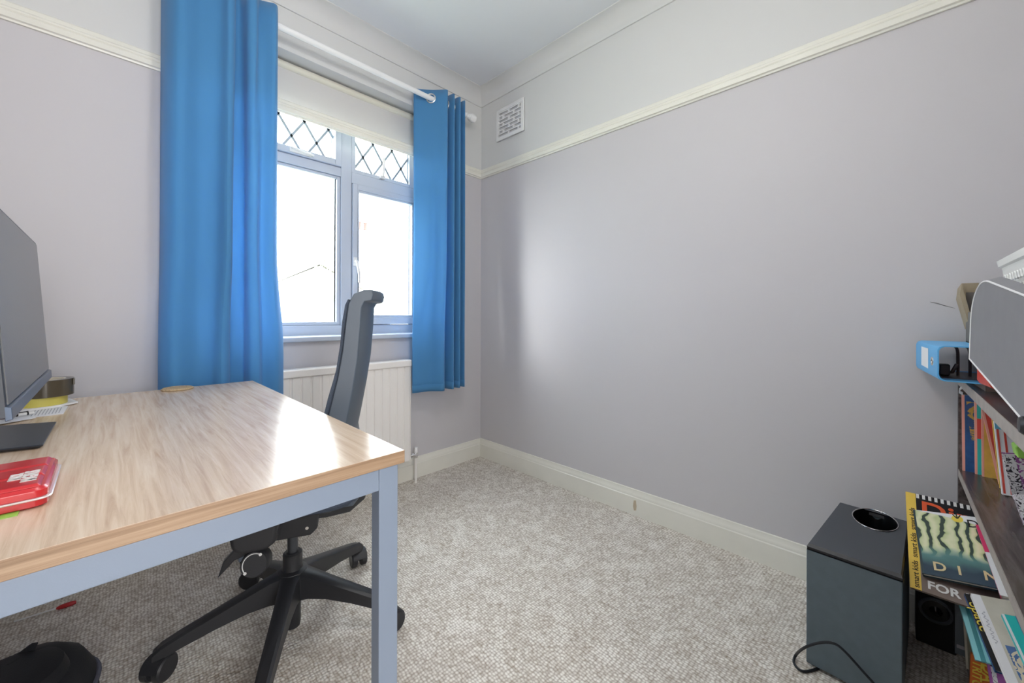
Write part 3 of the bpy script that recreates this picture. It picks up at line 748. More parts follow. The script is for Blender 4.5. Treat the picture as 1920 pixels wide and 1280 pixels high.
# ================================================================== THINGS ON THE DESK
# red tin
ti = thing('tin_box', (-1.99, -1.16, DZ), 'red metal tin with ribbed lid and white lettering on the desk', 'tin')
TX0, TX1, TY0, TY1 = -2.115, -1.916, -1.262, -1.085
def trect(i, z, r=.012): return [(x, y, z) for x, y, _ in rrect(TX0+i, TX1-i, TY0+i, TY1-i, r, z, 3)]
mb = MB(); mb.loft([trect(.006, DZ+.0005), trect(.003, DZ+.003), trect(.003, DZ+.012)]); mb.build('tray', M['red'], ti)
mb = MB(); mb.loft([trect(0, DZ+.012), trect(-.0012, DZ+.0133), trect(0, DZ+.0146)]); mb.build('rim', mat('bright_tin_rim', S(236, 226, 226), 0.25, 0.3), ti)
mb = MB(); mb.loft([trect(.0025, DZ+.0146), trect(.0025, DZ+.024), trect(.006, DZ+.0285)]); lid = mb.build('lid', M['red'], ti, bevel=.001)
wy = (TY1-TY0-.016)/3
for i in range(3):
    y0 = TY0+.008+i*wy
    mb = MB()
    mb.loft([[(TX0+.009, y0+.001, DZ+.028), (TX1-.009, y0+.001, DZ+.028), (TX1-.009, y0+wy-.001, DZ+.028), (TX0+.009, y0+wy-.001, DZ+.028)],
             [(TX0+.013, y0+.005, DZ+.0325), (TX1-.013, y0+.005, DZ+.0325), (TX1-.013, y0+wy-.005, DZ+.0325), (TX0+.013, y0+wy-.005, DZ+.0325)]])
    mb.build('rib', M['red'], lid, bevel=.0015)
for j, (word, uu, s_) in enumerate((('MAJOR', 29, .017), ('MAGNUS', 57, .021))):
    p = at(uu+2, 894-j*3, z=DZ+.033)
    text(word, s_, p, (0, 1, 0), (-1, 0, 0), M['whiteink'], ti, align='CENTER', xs=.62, bold=.0004)
# lime green slip under the tin
mb = MB(); mb.box(-2.02, -1.944, -1.273, -1.25, DZ+.0002, DZ+.0012); gs = mb.build('sticky_note', M['green']); setp(gs, 'lime green sticky note peeping out under the red tin', 'note')
# papers
def sheet(name, corners, z, h, label, cat='paper', m=None, group=None):
    mb = MB(); mb.loft([[(x, y, z) for x, y in corners], [(x, y, z+h) for x, y in corners]]); o = mb.build(name, m or M['paper'], smooth=False)
    return setp(o, label, cat, group)
sheet('paper_sheet', [(-1.945, -.497), (-1.942, -.372), (-2.12, -.30), (-2.12, -.505)], DZ+.0003, .0015, 'loose white printed sheet under the yellow tape roll papers')
for i in range(5):
    pass
sh = bpy.data.objects['paper_sheet']
mb = MB()
for i in range(9):
    x = -1.955-i*.006; mb.box(x, x+.0018, -.48+.006*math.sin(i*3), -.39, DZ+.0018, DZ+.0021)
mb.build('print_lines', M['greyink'], sh, smooth=False)
st = sheet('paper_stack', [(-1.924, -.338), (-1.945, -.255), (-2.125, -.23), (-2.10, -.42), (-1.955, -.372)], DZ+.0021, .005, 'small stack of white papers beneath the two tape rolls', 'paper')
sheet('paper_sheet', [(-1.990, -.522), (-1.993, -.508), (-2.125, -.508), (-2.125, -.60)], DZ+.0021, .001, 'white sheet lying beside the pen under the monitor')
# tape rolls
def roll(name, c, R, rin, h, m, label):
    t = thing(name, c, label, 'tape')
    mb = MB(); n = 40
    mb.lathe([(rin+.004, 0), (R, 0), (R, h), (rin+.004, h), (rin+.004, 0)], c, n=n, cap=False); mb.build('tape_band', m, t)
    mb = MB(); mb.lathe([(rin, 0), (rin+.004, 0), (rin+.004, h), (rin, h), (rin, 0)], c, n=n, cap=False); mb.build('core', M['cardcore'], t)
    return t
roll('tape_roll', (-1.997, -.328, DZ+.0073), .052, .038, .0245, M['yellowtape'], 'yellow masking tape roll lying on the papers, beneath the brown roll')
bt = roll('tape_roll', (-1.990, -.325, DZ+.032), .058, .038, .048, M['browntape'], 'glossy brown parcel tape roll stacked on the yellow roll')
mb = MB(); mb.box(-1.9335, -1.9305, -.345, -.318, DZ+.06, DZ+.078); mb.build('tape_end', M['browntape'], bt)
# pen
pe = thing('pen', at(30, 777, z=DZ+.008), 'slim white pen with dark clip on the papers by the monitor', 'pen')
pa, pb = at(2, 782, z=DZ+.0085), at(64, 773, z=DZ+.0085)
dp = (pb-pa).normalized()
mb = MB(); mb.tube([pa, pa+dp*.004, pb-dp*.02, pb], [.002, .004, .004, .0036], 12); mb.build('barrel', M['white'], pe)
mb = MB(); mb.tube([pb-dp*.030+V((0,0,.005)), pb-dp*.010+V((0,0,.0055))], .0012, 6); mb.cyl(pb-dp*.032, pb-dp*.028, .0045); mb.cyl(pb-dp*.013, pb-dp*.010, .0045); mb.build('clip', M['blackink'], pe)
# cable-port cover / cork disc
co = thing('cork_disc', (-1.684, -.248, DZ), 'round cork disc lying at the back edge of the desk', 'coaster')
mb = MB(); mb.lathe([(.043, 0.0003), (.046, .0015), (.046, .0045), (.043, .006), (.001, .006)], (-1.684, -.250, DZ), n=40); mb.build('disc', M['cork'], co)
mb = MB(); mb.torus((-1.684, -.250, DZ+.0058), (0,0,1), .041, .0016, 40, 6); mb.build('raised_edge', M['cork'], co)

# ================================================================== THINGS ON THE FLOOR UNDER THE DESK
sd_ = thing('screwdriver', at(85, 1146, z=.006), 'small screwdriver with clear red handle lying on the carpet', 'screwdriver')
a, b, c = at(26, 1165, z=.005), at(107, 1140, z=.007), at(143, 1128, z=.008)
dn = (c-b).normalized()
mb = MB(); mb.tube([a, b], .0026, 8); mb.build('shaft', M['white'], sd_)
mb = MB(); mb.tube([b-dn*.002, b+dn*.004, b+dn*.012, c-dn*.008, c], [.003, .0062, .0075, .0075, .005], 10); mb.build('handle', M['redplastic'], sd_)
# rucksack
bg_ = thing('rucksack', (-2.02, -.74, 0), 'black rucksack slumped on the carpet under the desk', 'bag')
BC = V((-2.03, -.70, 0))
mb = MB(); rings = []
for z, s_, ox in [(a_*1.15, b_, c_) for a_, b_, c_ in ((.0, .80, 0), (.012, .92, 0), (.05, 1.0, 0), (.10, .96, 0), (.135, .84, .0), (.155, .66, .0), (.167, .40, 0), (.171, .12, 0))]:
    rings.append([(BC.x + .155*s_*math.cos(t)*(1+.06*math.sin(3*t)), BC.y + .155*s_*math.sin(t)*(1+.04*math.cos(2*t)), z + .012*math.sin(2*t)*(z/.17)) for t in [2*PI*i/36 for i in range(36)]])
mb.loft(rings); mb.build('body', M['bag'], bg_)
mb = MB(); mb.tube([(BC.x + .155*.985*math.cos(t)*(1+.06*math.sin(3*t)), BC.y + .155*.985*math.sin(t)*(1+.04*math.cos(2*t)), .100 + .012*math.sin(2*t)*.58) for t in [2*PI*i/48 for i in range(49)]], .006, 8); mb.build('piping', M['bagpiping'], bg_)
mb = MB(); rings = []
for z, s_ in ((.172, .64), (.198, .58), (.207, .42), (.211, .1)):
    rings.append([(BC.x+.01 + .155*s_*math.cos(t), BC.y-.02 + .15*s_*math.sin(t), z) for t in [2*PI*i/28 for i in range(28)]])
mb.loft(rings); mb.build('lid_pocket', M['bag'], bg_)
p0 = at(40, 1228, z=.200); p1 = at(66, 1206, z=.222)
sdv = V((.02, -.012, 0))
mb = MB(); mb.loft([[p0-sdv*.9+V((0,0,-.03)), p0+sdv*1.1+V((0,0,-.03)), p0+sdv*1.1+V((.0,.006,-.03)), p0-sdv*.9+V((0,.006,-.03))], [p0-sdv*.5, p0+sdv, p0+sdv+V((0,.006,0)), p0-sdv*.5+V((0,.006,0))], [p1-sdv*.3, p1+sdv*.25, p1+sdv*.25+V((0,.006,0)), p1-sdv*.3+V((0,.006,0))]])
mb.build('strap_tab', M['bag'], bg_, bevel=.002)

# ================================================================== SUBWOOFER by the right wall
su = thing('subwoofer', (-.27, -2.05, 0), 'black subwoofer cabinet with oval port in its ribbed top, next to the bookcase', 'speaker')
A, B, C_, D_ = V((-.463, -1.942, 0)), V((-.062, -1.985, 0)), V((-.078, -2.158, 0)), V((-.470, -2.138, 0))
def quad(z, i=0.0):
    c = (A+B+C_+D_)/4
    return [p + (c-p).normalized()*i + V((0, 0, z)) for p in (A, B, C_, D_)]
mb = MB(); mb.loft([quad(.010), quad(.334)], cap=False); mb.face([mb.vert(p) for p in quad(.010)]); mb.build('cabinet', M['subside'], su, bevel=.003)
for p in quad(0, .03):
    mb = MB(); mb.cyl((p.x, p.y, 0), (p.x, p.y, .011), .012); mb.build('foot', M['black'], su)
# top moulding with an oval opening
def topmap(s, t, z):    # s along A->B, t along A->D
    q = quad(z); a = q[0].lerp(q[1], s); b = q[3].lerp(q[2], s); return a.lerp(b, t)
OC = at(1640, 973, z=.352)
n = 48
def oval(k, z): return [V((OC.x + (.083*k)*math.cos(2*PI*i/n), OC.y + (.054*k)*math.sin(2*PI*i/n), z)) for i in range(n)]
def outer(z, ins_):
    q = quad(z, ins_); out = []
    for i in range(n):
        d = V((math.cos(2*PI*i/n), math.sin(2*PI*i/n), 0)); d = V((d.x*.083, d.y*.054, 0)).normalized() if False else d
        best = None
        for j in range(4):
            p, r = q[j], q[(j+1) % 4]; e = r-p
            den = d.x*e.y-d.y*e.x
            if abs(den) < 1e-9: continue
            w_ = p-OC; tt = (w_.x*e.y-w_.y*e.x)/den; uu = (w_.x*d.y-w_.y*d.x)/den
            if tt > 0 and -1e-6 <= uu <= 1+1e-6 and (best is None or tt < best): best = tt
        out.append(V((OC.x+d.x*best, OC.y+d.y*best, z)))
    # snap to corners so the outline stays square
    for c in q:
        k_ = min(range(n), key=lambda i: (out[i]-c).length); out[k_] = c.copy()
    return out
mb = MB(); mb.loft([outer(.334, .004), outer(.343, .001), outer(.350, .009)], cap=False); mb.build('top_moulding', M['black'], su)
mb = MB(); mb.loft([outer(.350, .009), oval(1.0, .350), oval(.98, .347)], cap=False); mb.build('top_grille', M['grille'], su)
mb = MB(); mb.tube([p for p in oval(1.0, .3515)] + [oval(1.0, .3515)[0]], .0016, 6); mb.build('port_rim', M['chrome'], su)
mb = MB(); mb.loft([oval(.99, .351), oval(.95, .340), oval(.84, .300), oval(.70, .25), oval(.05, .245)], cap=False); mb.build('port', mat('dark_port_plastic', S(9, 10, 11), 0.3, spec=0.25), su)
for u_, v_, a_ in ((1642.5, 956.2, .0045), (1646.5, 957.6, .0028), (1652.5, 959.8, .0075)):
    lp = at(u_, v_, z=.3508); mb = MB(); d_ = (B-A).normalized()
    mb.loft([[lp + d_*(a_*math.cos(2*PI*i/14)) + V((-d_.y, d_.x, 0))*(.0026*math.sin(2*PI*i/14)) + V((0,0,h_)) for i in range(14)] for h_ in (0, .0006)])
    mb.build('badge_mark', M['whiteink'], su)
# cable from the subwoofer
cp = [V((-.40, -1.985, .004)), at(1535, 1252, z=.004), at(1505, 1258, z=.004), at(1489, 1243, z=.006), at(1492, 1228, z=.012), at(1508, 1214, x=-.50), at(1535, 1205, x=-.495), at(1560, 1205, x=-.490), at(1580, 1217, x=-.488), at(1615, 1255, x=-.490), at(1650, 1296, x=-.495)]
cp += [V((cp[-1].x-.01, cp[-1].y-.02, .02)), V((cp[-1].x-.02, cp[-1].y-.05, .006))]
mb = MB(); mb.tube(smoothpts(cp, 6), .0034, 8); o = mb.build('power_cable', M['cable']); setp(o, 'thin black cable looping over the carpet against the subwoofer', 'cable')
# small satellite speaker tucked behind it
sp = thing('small_speaker', (-.075, -2.21, 0), 'small black speaker with ringed driver between subwoofer and bookcase', 'speaker')
mb = MB(); mb.box(-.115, -.030, -2.256, -2.172, 0, .235); mb.build('cabinet', M['blackmatte'], sp, bevel=.004)
rc = at(1775, 1146, x=-.1155)
mb = MB(); mb.torus((-.1155, -2.214, .112), (1,0,0), .033, .0045, 28, 6); mb.build('driver_ring', mat('grey_rubber_ring', S(70, 74, 80), .5), sp)
mb = MB(); mb.lathe([(.029, 0), (.02, -.004), (.008, .004), (.001, .006)], (-.1155, -2.214, .112), (-1,0,0)); mb.build('driver_cone', M['blackgloss'], sp)

# ================================================================== BOOKCASE
KX0, KX1, KF, KB = -1.28, -.004, -2.265, -2.54
bk = thing('bookcase', (-.64, -2.40, 0), 'low dark wood bookcase crowded with books, behind the subwoofer', 'bookcase')
def board(name, x0, x1, z0, z1, y0=KB, y1=KF, m=None):
    mb = MB(); mb.box(x0, x1, y0, y1-.0015, z0, z1); o = mb.build(name, m or M['wenge'], bk, bevel=.001)
    mb = MB(); mb.box(x0, x1, y1-.0015, y1, z0, z1); mb.build('edge_band', M['wengeedge'] if name != 'side_panel' else M['wenge'], o)
    return o
board('side_panel', KX1-.018, KX1, 0, .79); board('side_panel', KX0, KX0+.018, 0, .79)
board('top_board', KX0, KX1, .79, .815)
board('shelf', KX0+.018, KX1-.018, .508, .530); board('shelf', KX0+.018, KX1-.018, .045, .065)
mb = MB(); mb.box(KX0+.018, KX1-.018, KB, KB+.006, .065, .79); mb.build('back_panel', M['wenge'], bk)
mb = MB(); mb.box(KX0+.018, KX1-.018, KF-.02, KF-.01, 0, .045); mb.build('plinth', M['wenge'], bk)
# scrap of torn white tape hanging at the corner of the top board
ta = at(1812, 722, y=KF+.002)
tpts = [at(u, v, x=-.10) for u, v in ((1812, 720), (1806, 724), (1799, 731), (1799, 735), (1805, 738))]
mb = MB(); mb.loft([[p + V((0, 0, -.004)), p + V((.012, 0, -.004)), p + V((.012, -.0006, .004)), p + V((0, -.0006, .004))] for p in tpts]); o = mb.build('tape_scrap', M['paper']); setp(o, 'curled scrap of white paper tape below the blue lever arch file', 'tape')

def book(name, A, B, D, T, label, cover, spine=None, pages=None, cov=.0016, group=None, cat='book', soft=False):
    """A, B = ends of the spine's outer front edge; D = across the cover (spine to fore-edge); T = thickness vector pointing behind the front cover"""
    A, B, D, T = V(A), V(B), V(D), V(T); H = B-A; tn = T.normalized(); hn = H.normalized(); dn = D.normalized()
    base = (A+B+D+T)/2; base = V((base.x, base.y, min(p.z for p in (A, B, A+D, B+D, A+T, B+T, A+D+T, B+D+T))))
    t = thing(name, base, label, cat, group)
    h = H/2
    def slab(p, d, tt): # p at the A corner
        mb_ = MB(); mb_.loft([[p, p+d, p+d+tt, p+tt], [p+H, p+H+d, p+H+d+tt, p+H+tt]]); return mb_
    slab(A, D, tn*cov).build('front_cover', cover, t)
    slab(A+T-tn*cov, D, tn*cov).build('back_cover', cover if not isinstance(spine, tuple) else spine[1], t)
    slab(A+tn*cov, dn*cov, T-tn*2*cov).build('spine', (spine[0] if isinstance(spine, tuple) else spine) or cover, t)
    q = .0 if soft else .003
    mb_ = MB(); p = A+tn*cov+dn*cov+hn*q; d = D-dn*(cov+q); hh = H-hn*2*q; tt = T-tn*2*cov
    mb_.loft([[p, p+d, p+d+tt, p+tt], [p+hh, p+hh+d, p+hh+d+tt, p+hh+tt]]); mb_.build('pages', pages or M['pages'], t)
    return t
def decal(parent, name, A, H, D, n, m, off=.0004, poly=((0,0),(1,0),(1,1),(0,1)), thick=.0003, uv=False):
    """flat print on a cover: (a, b) in the poly run along H and D from A; n = outward normal"""
    A, H, D, n = V(A), V(H), V(D), V(n).normalized()
    mb = MB(); r = [A+H*a+D*b for a, b in poly]
    mb.loft([[p+n*(off-thick) for p in r], [p+n*off for p in r]])
    o = mb.build(name, m, parent, smooth=False)
    if uv:
        me = o.data; ul = me.uv_layers.new(name='UVMap'); org = ORIG[parent.name]
        for lp_ in me.loops:
            p = me.vertices[lp_.vertex_index].co + org - A
            ul.data[lp_.index].uv = (p.dot(D)/D.length_squared, 1-p.dot(H)/H.length_squared)
    return o

# ---- middle shelf: paperbacks standing against the far side, each pushed in a little further
Zs = .5302
up = V((0, 0, 1))
def upright(x, y, h, th, dep, lean, label, cover, spine, group='books on the middle shelf', name='book', pages=None, ty=.002):
    """book standing on the middle shelf: front cover faces -x, spine faces +y; lean = how far the top tilts to +x"""
    B = V((x, y, Zs)); A = V((x+lean, y+ty, Zs+math.sqrt(h*h-lean*lean-ty*ty)))
    T = V((A.z-B.z, 0, -lean)).normalized()*th
    if T.z < 0: B = B - V((0, 0, T.z)); A = A - V((0, 0, T.z))
    hn_ = (B-A).normalized(); Dv = (V((0, -1, 0)) + hn_*hn_.y).normalized()*dep
    if Dv.z < 0: A = A - V((0, 0, Dv.z)); B = B - V((0, 0, Dv.z))
    return book(name, A, B, Dv, T, label, cover, spine, pages, .0010, group, soft=True), A, B
t, A, B = upright(-.033, -2.273, .232, .009, .17, .0, 'navy picture book with salmon spine, against the bookcase side', M['navy'], M['pinkish'])
decal(t, 'spine_print', A, B-A, (0, -.0055, 0), (-1,0,0), M['pinkish'], .0004)
decal(t, 'cover_picture', A+(B-A)*.08, (B-A)*.55, (0, -.06, 0), (-1,0,0), M['pictureprint'], .0004, ((0,.15),(0,1),(1,1),(.9,.3),(.4,.2)))
t, A, B = upright(-.046, -2.297, .232, .010, .16, .0, 'slim teal paperback with salmon spine, second from the bookcase side', M['aqua'], M['pinkish'])
decal(t, 'spine_print', A, B-A, (0, -.0045, 0), (-1,0,0), M['pinkish'], .0004)
decal(t, 'cover_picture', A+(B-A)*.28, (B-A)*.26, (0, -.05, 0), (-1,0,0), M['crimson'], .0004, ((0,.09),(0,1),(1,1),(1,.09)))
t, A, B = upright(-.060, -2.309, .232, .010, .16, .0, 'mustard yellow paperback with salmon spine, third from the side', M['mustard'], M['pinkish'])
decal(t, 'spine_print', A, B-A, (0, -.0040, 0), (-1,0,0), M['pinkish'], .0004)
t, A, B = upright(-.118, -2.333, .222, .009, .14, .040, 'red paperback with salmon spine leaning on the mustard book', M['crimson'], M['pinkish'], ty=.030)
decal(t, 'spine_print', A, B-A, (0, -.0045, 0), V((-1,0,.2)), M['pinkish'], .0004)
t, A, B = upright(-.158, -2.330, .206, .010, .14, .034, 'yellow topped slim comic leaning against the red paperback', M['yellow'], M['yellow'], ty=.012)
t, A, B = upright(-.215, -2.327, .206, .016, .14, .030, 'white comic with red stripes and sky blue top label', M['paper'], M['paper'], ty=.012)
nn = V((-1,0,.14))
decal(t, 'top_label', A, (B-A)*.18, (0, -.030, 0), nn, M['skyboard'], .0004)
for k_ in (.002, .014): decal(t, 'red_stripe', A+(B-A)*.18+V((0,-k_,0)), (B-A)*.80, (0, -.004, 0), nn, M['redboard'], .0004)
# small cardboard block and lime-green case resting on the leaning comics' tops
c = at(1906, 840, x=-.40)
gb = thing('pencil_case', (c.x, c.y-.03, c.z-.02), 'lime green case resting on top of the comics', 'case')
mb = MB(); mb.prism([(c.y+.001, c.z-.018), (c.y+.005, c.z+.006), (c.y-.005, c.z+.018), (c.y-.09, c.z+.018), (c.y-.09, c.z-.018)], 'x', -.42, -.375); mb.build('body', M['green'], gb, bevel=.003)
mb = MB(); mb.box(-.4205, -.4198, c.y-.022, c.y-.020, c.z-.018, c.z+.018); mb.build('seam', mat('dark_green_seam', S(82, 120, 52), .6), gb)
# ---- top of the bookcase
mg = sheet('magazine', [(-.03, -2.275), (-.33, -2.285), (-.33, -2.49), (-.03, -2.49)], .8152, .017, 'glossy dark magazine beneath the blue lever arch file', 'magazine', M['brownboard'])
def archfile(name, x0, x1, yf0, yf1, z0, h, dep, m, label, spine_details=True):
    """lever arch file lying flat, spine towards +y; x0 far end, x1 near end; yf = spine y at each end"""
    t = thing(name, ((x0+x1)/2, yf0-.14, z0), label, 'file', None)
    th = .003
    def row(y): return None
    mb = MB()
    prof = [(0, .012), (.0035, .004), (.012, 0), (dep, 0), (dep, th), (.013, th), (.0065, .007), (th, .014), (th, h-.014), (.0065, h-.007), (.013, h-th), (dep, h-th), (dep, h), (.012, h), (.0035, h-.004), (0, h-.012)]
    mb.loft([[(x0, yf0-a, z0+b) for a, b in prof], [(x1, yf1-a, z0+b) for a, b in prof]])
    mb.build('board', m, t)
    L = V((x1-x0, yf1-yf0, 0)); nf = V((-L.y, L.x, 0)).normalized()
    if nf.y < 0: nf = -nf
    P = lambda s, z: V((x0, yf0, z0)) + L*s + V((0, 0, z))
    if spine_details:
        mb = MB(); r = [P(.30, h*.24), P(.62, h*.22), P(.62, h*.84), P(.30, h*.84)]
        mb.loft([[p+nf*.0001 for p in r], [p+nf*.0006 for p in r]]); mb.build('label', M['paper'], t, smooth=False)
        mb = MB(); c = P(.80, h*.50); mb.torus(c, nf, .010, .0022, 20, 6); mb.build('finger_ring', M['chrome'], t)
        mb = MB(); mb.lathe([(.0088, .0), (.0088, .0007), (.001, .0008)], c, nf); mb.build('finger_hole', M['blackgloss'], t)
    if not spine_details: return t
    mb = MB(); mb.box(x1+.05, x1+.24, yf1-.16, yf1-.012, z0+th, z0+th+.002); mb.build('mechanism_plate', M['steelgrey'], t)
    for s_ in (0, 1):
        yy = yf1-.046-.022*s_
        xx = x1+.125
        mb = MB(); mb.tube(smoothpts([(xx, yy, z0+.004), (xx, yy, z0+h*.45), (xx, yy+.001, z0+h*.80), (xx, yy+.006, z0+h*.92), (xx, yy+.018, z0+h*.95)], 4), .0032, 8); mb.build('arch_ring', M['steelgrey'], t)
    mb = MB(); mb.box(x1+.10, x1+.135, yf1-.030, yf1-.010, z0+.006, z0+.036); mb.build('lever_grip', M['black'], t, bevel=.003)
    mb = MB(); mb.tube([(x1+.115, yf1-.022, z0+.012), (x1+.11, yf1-.034, z0+.015), (x1+.108, yf1-.043, z0+.038)], .0045, 8); mb.build('lever', M['steelgrey'], t)
    return t
archfile('lever_arch_file', -.040, -.335, -2.173, -2.203, .8325, .093, .285, M['filmblue'], 'blue lever arch file lying on the bookcase top, spine overhanging')
archfile('lever_arch_file', -.345, -.43, -2.270, -2.279, .8325, .088, .24, M['redboard'], 'red lever arch file lying beside the blue one, behind the grey tray', False)
# cardboard box with torn flap standing on the blue file
cb = thing('cardboard_box', (-.17, -2.38, .926), 'open cardboard box with bent flap on top of the blue file', 'box')
bx0, bx1, by0, by1, bz0, bz1 = -.28, -.055, -2.48, -2.277, .9258, 1.075
mb = MB(); th = .003
for b in ((bx0, bx1, by0, by1, bz0, bz0+th), (bx0, bx0+th, by0, by1, bz0, bz1-.05), (bx1-th, bx1, by0, by1, bz0, bz1), (bx0+th, bx1-th, by0, by0+th, bz0, bz1), (bx0+th, bx1-th, by1-th, by1, bz0, bz1-.06)): mb.box(*b)
mb.build('carton', M['carddark'], cb)
f0 = [at(1818, 612, x=-.10), at(1800, 553, x=-.10), at(1803, 531, x=-.10), at(1818, 584, x=-.10)]
mb = MB(); mb.loft([[f0[0], f0[1], f0[2], f0[3]], [p + V((.10, 0.0, -.01)) for p in f0]]); mb.build('bent_flap', M['card'], cb)
f1 = [at(1803, 531, x=-.02), at(1834, 530, x=-.02), at(1834, 600, x=-.02), at(1818, 584, x=-.02)]
mb = MB(); mb.loft([f1, [p + V((.004, -.002, 0)) for p in f1]]); mb.build('inner_flap', M['card'], cb)
# white perforated basket
ba = thing('basket', (-.57, -2.42, .8155), 'white perforated plastic basket on the bookcase top, behind the grey tray', 'basket')
wx0, wx1, wy0, wy1 = -.84, -.545, -2.53, -2.278
zt = 1.116; zb_ = .8165
def wr(i, z, r=.03): return [V(p) for p in rrect(wx0+i, wx1-i, wy0+i, wy1-i, r, z, 4)]
mb = MB(); mb.loft([wr(.028, zb_), wr(.003, zt-.02), wr(.002, zt-.016), wr(.001, zt-.012)], cap=False); mb.loft([wr(.030, zb_), wr(.030, zb_+.002)]); mb.build('wall', M['basket'], ba, solid=.002)
mb = MB(); mb.loft([wr(.004, zt-.018), wr(-.003, zt-.012), wr(-.005, zt), wr(.001, zt+.002), wr(.005, zt-.004), wr(.004, zt-.018)], cap=False); mb.build('rim', M['basket'], ba)
mb = MB()
for (z, dx_) in [(zb_+.02+.022*i, (i % 2)*.011) for i in range(12)]:
    f_ = (zt-.02-z)/(zt-.02-zb_); i_ = .003+.025*f_
    for j in range(9):
        y = wy0+i_+.03+.022*j+dx_
        if y < wy1-i_-.03: mb.torus((wx0+i_-.0015, y, z), (1,0,0), .0068, .0016, 12, 5)
    for j in range(14):
        x = wx0+i_+.03+.022*j+dx_
        if x < wx1-i_-.03: mb.torus((x, wy1-i_+.0015, z), (0,1,0), .0068, .0016, 12, 5)
o = mb.build('hole_pattern', M['basket'], ba); o['kind'] = 'stuff'
# box the basket stands on
bb = thing('shoe_box', (-.56, -2.42, .9008), 'plain box beneath the white basket', 'box') if False else None
# grey rounded panel leaning in front
gp = thing('grey_tray', (-.90, -2.235, .82), 'large grey tray with rounded corner and pale rim standing on edge', 'tray')
pd = V((-1.332, -.064, -.222)).normalized()            # along the panel towards the camera side
pu = (V((0,0,1)) - pd*pd.z).normalized()
pn = pd.cross(pu); pn = pn if pn.y > 0 else -pn
PC = at(1818, 673, x=-.62)                             # lower far corner
hgt = .174; ln = .60; rr = .092; rx = .13
def outl(i=0.0):
    pts = [(i, i), (i, hgt-rr)]
    pts += [(rx-(rx-i)*math.cos(a), hgt-rr+(rr-i)*math.sin(a)) for a in [PI/2*k_/12 for k_ in range(1, 13)]]
    pts += [(ln-i, hgt-i), (ln-i, i)]
    return [PC + pd*a + pu*b for a, b in pts]
mb = MB(); mb.loft([[p - pn*.024 + pu*.003 for p in outl(.010)], [p - pn*.016 + pu*.007 for p in outl(.001)], [p for p in outl(0)]]); mb.build('shell', M['panelgrey'], gp)
mb = MB(); ol = outl(.0008); mb.tube(ol + [ol[0]], .0016, 6); mb.build('rim', M['white'], gp)

fc = at(1912, 796, y=-2.2455)
mb = MB(); mb.lathe([(.002, -.002), (.010, -.001), (.0125, .002), (.0125, .014), (.009, .018), (.004, .019)], fc, (0, -1, 0)); mb.build('rubber_foot', M['black'], gp)
# ---- lower compartment: books lying aslant on top
Pt, Pb = V((-.138, -2.148, .460)), V((-.408, -2.152, .300))
H = Pb-Pt; hn = H.normalized(); nb = V((hn.z, 0, -hn.x)).normalized(); nb = nb if nb.z > 0 else -nb   # outward (up-left)
Dw = V((0, -.225, 0))
dino = book('book', Pt, Pb, Dw, -nb*.006, 'large yellow-spined dinosaur picture book lying aslant beneath the striped book', M['brownboard'], M['yellow'], None, .0016, 'books heaped in the lower compartment')
decal(dino, 'spine_band', Pt, H, Dw*.095, nb, M['yellow'])
decal(dino, 'title_panel', Pt+H*.0+Dw*.095, H*.46, Dw*.905, nb, M['blackink'])
for i in range(16):
    decal(dino, 'check', Pt+Dw*(.10+.056*i), H*.05, Dw*.028, nb, M['whiteink'], .0008)
    if i < 1: pass
xdir, ydir = Dw.normalized(), -hn
text('Dino', .072, Pt+H*.168+Dw*.13+nb*.0012, xdir, ydir, M['redink'], dino, 'title', bold=.0015)
text('smart kids  smart kids  smart kids', .0165, Pt+H*.985+Dw*.055+nb*.0010, -hn, V((0,1,0)), M['blackink'], dino, 'spine_title', xs=1.12)
text('FOR K', .030, Pt+H*.93+Dw*.14+nb*.0010, xdir, ydir, M['whiteink'], dino, 'subtitle', bold=.0008)
# striped-skin book on top
def onp(u, v, P, N):
    d = FW + RT*((u-960)/FPX) + UP*((Y0-v)/FPX); return CAM + d*((P-CAM).dot(N)/d.dot(N))
Pq = Pt + nb*.0145; nb = (nb*math.cos(.17) + V((0, 1, 0))*math.sin(.17)).normalized()   # this one is tipped up a little
T0 = onp(1711.5, 955, Pq, nb); T1 = onp(1729, 1074, Pq, nb)
Ht = T1-T0; ht = Ht.normalized(); Dt = (nb.cross(ht)); Dt = Dt if Dt.y < 0 else -Dt
Dt = Dt.normalized()*.215
tig = book('book', T0, T1, Dt, -nb*.0125, 'hardback with pale green black-striped skin picture, on the heap', M['darkboard'], M['darkboard'], None, .0018, 'books heaped in the lower compartment')
decal(tig, 'cover_picture', T0+Dt*.02, Ht, Dt*.98, nb, M['tiger'], .0004, uv=True)
decal(tig, 'publisher_panel', T0+Dt*.30, Ht*.22, Dt*.7, nb, M['paper'], .0008, ((0,-.42),(0,1),(1,1),(.62,.40),(.28,.05)))
text('DK', .034, onp(1812, 981, Pq+nb*.0012, nb), Dt, -Ht, M['blackink'], tig, 'publisher_mark', xs=.9)
sun = onp(1795, 973, Pq, nb)
mb = MB(); mb.lathe([(.011, 0), (.011, .0004), (.0001, .0005)], sun+nb*.0007, nb, n=18)
mb.build('sunburst', M['yellowink'], tig)
mb = MB()
for a in (-.5, 0, .5): mb.obox(sun+nb*.0014+(-ht*math.cos(a)+Dt.normalized()*math.sin(a))*.008, (-ht*math.cos(a)+Dt.normalized()*math.sin(a))*.007, (ht*math.sin(a)+Dt.normalized()*math.cos(a))*.0012, nb*.0002)
mb.build('sunburst_rays', M['blackink'], tig)
for i, chh in enumerate('DIN'):
    text(chh, .034, T0+Ht*.87+Dt*(.10+.20*i)+nb*.0010, Dt, -Ht, M['goldink'], tig, 'title_letter', bold=.0006)
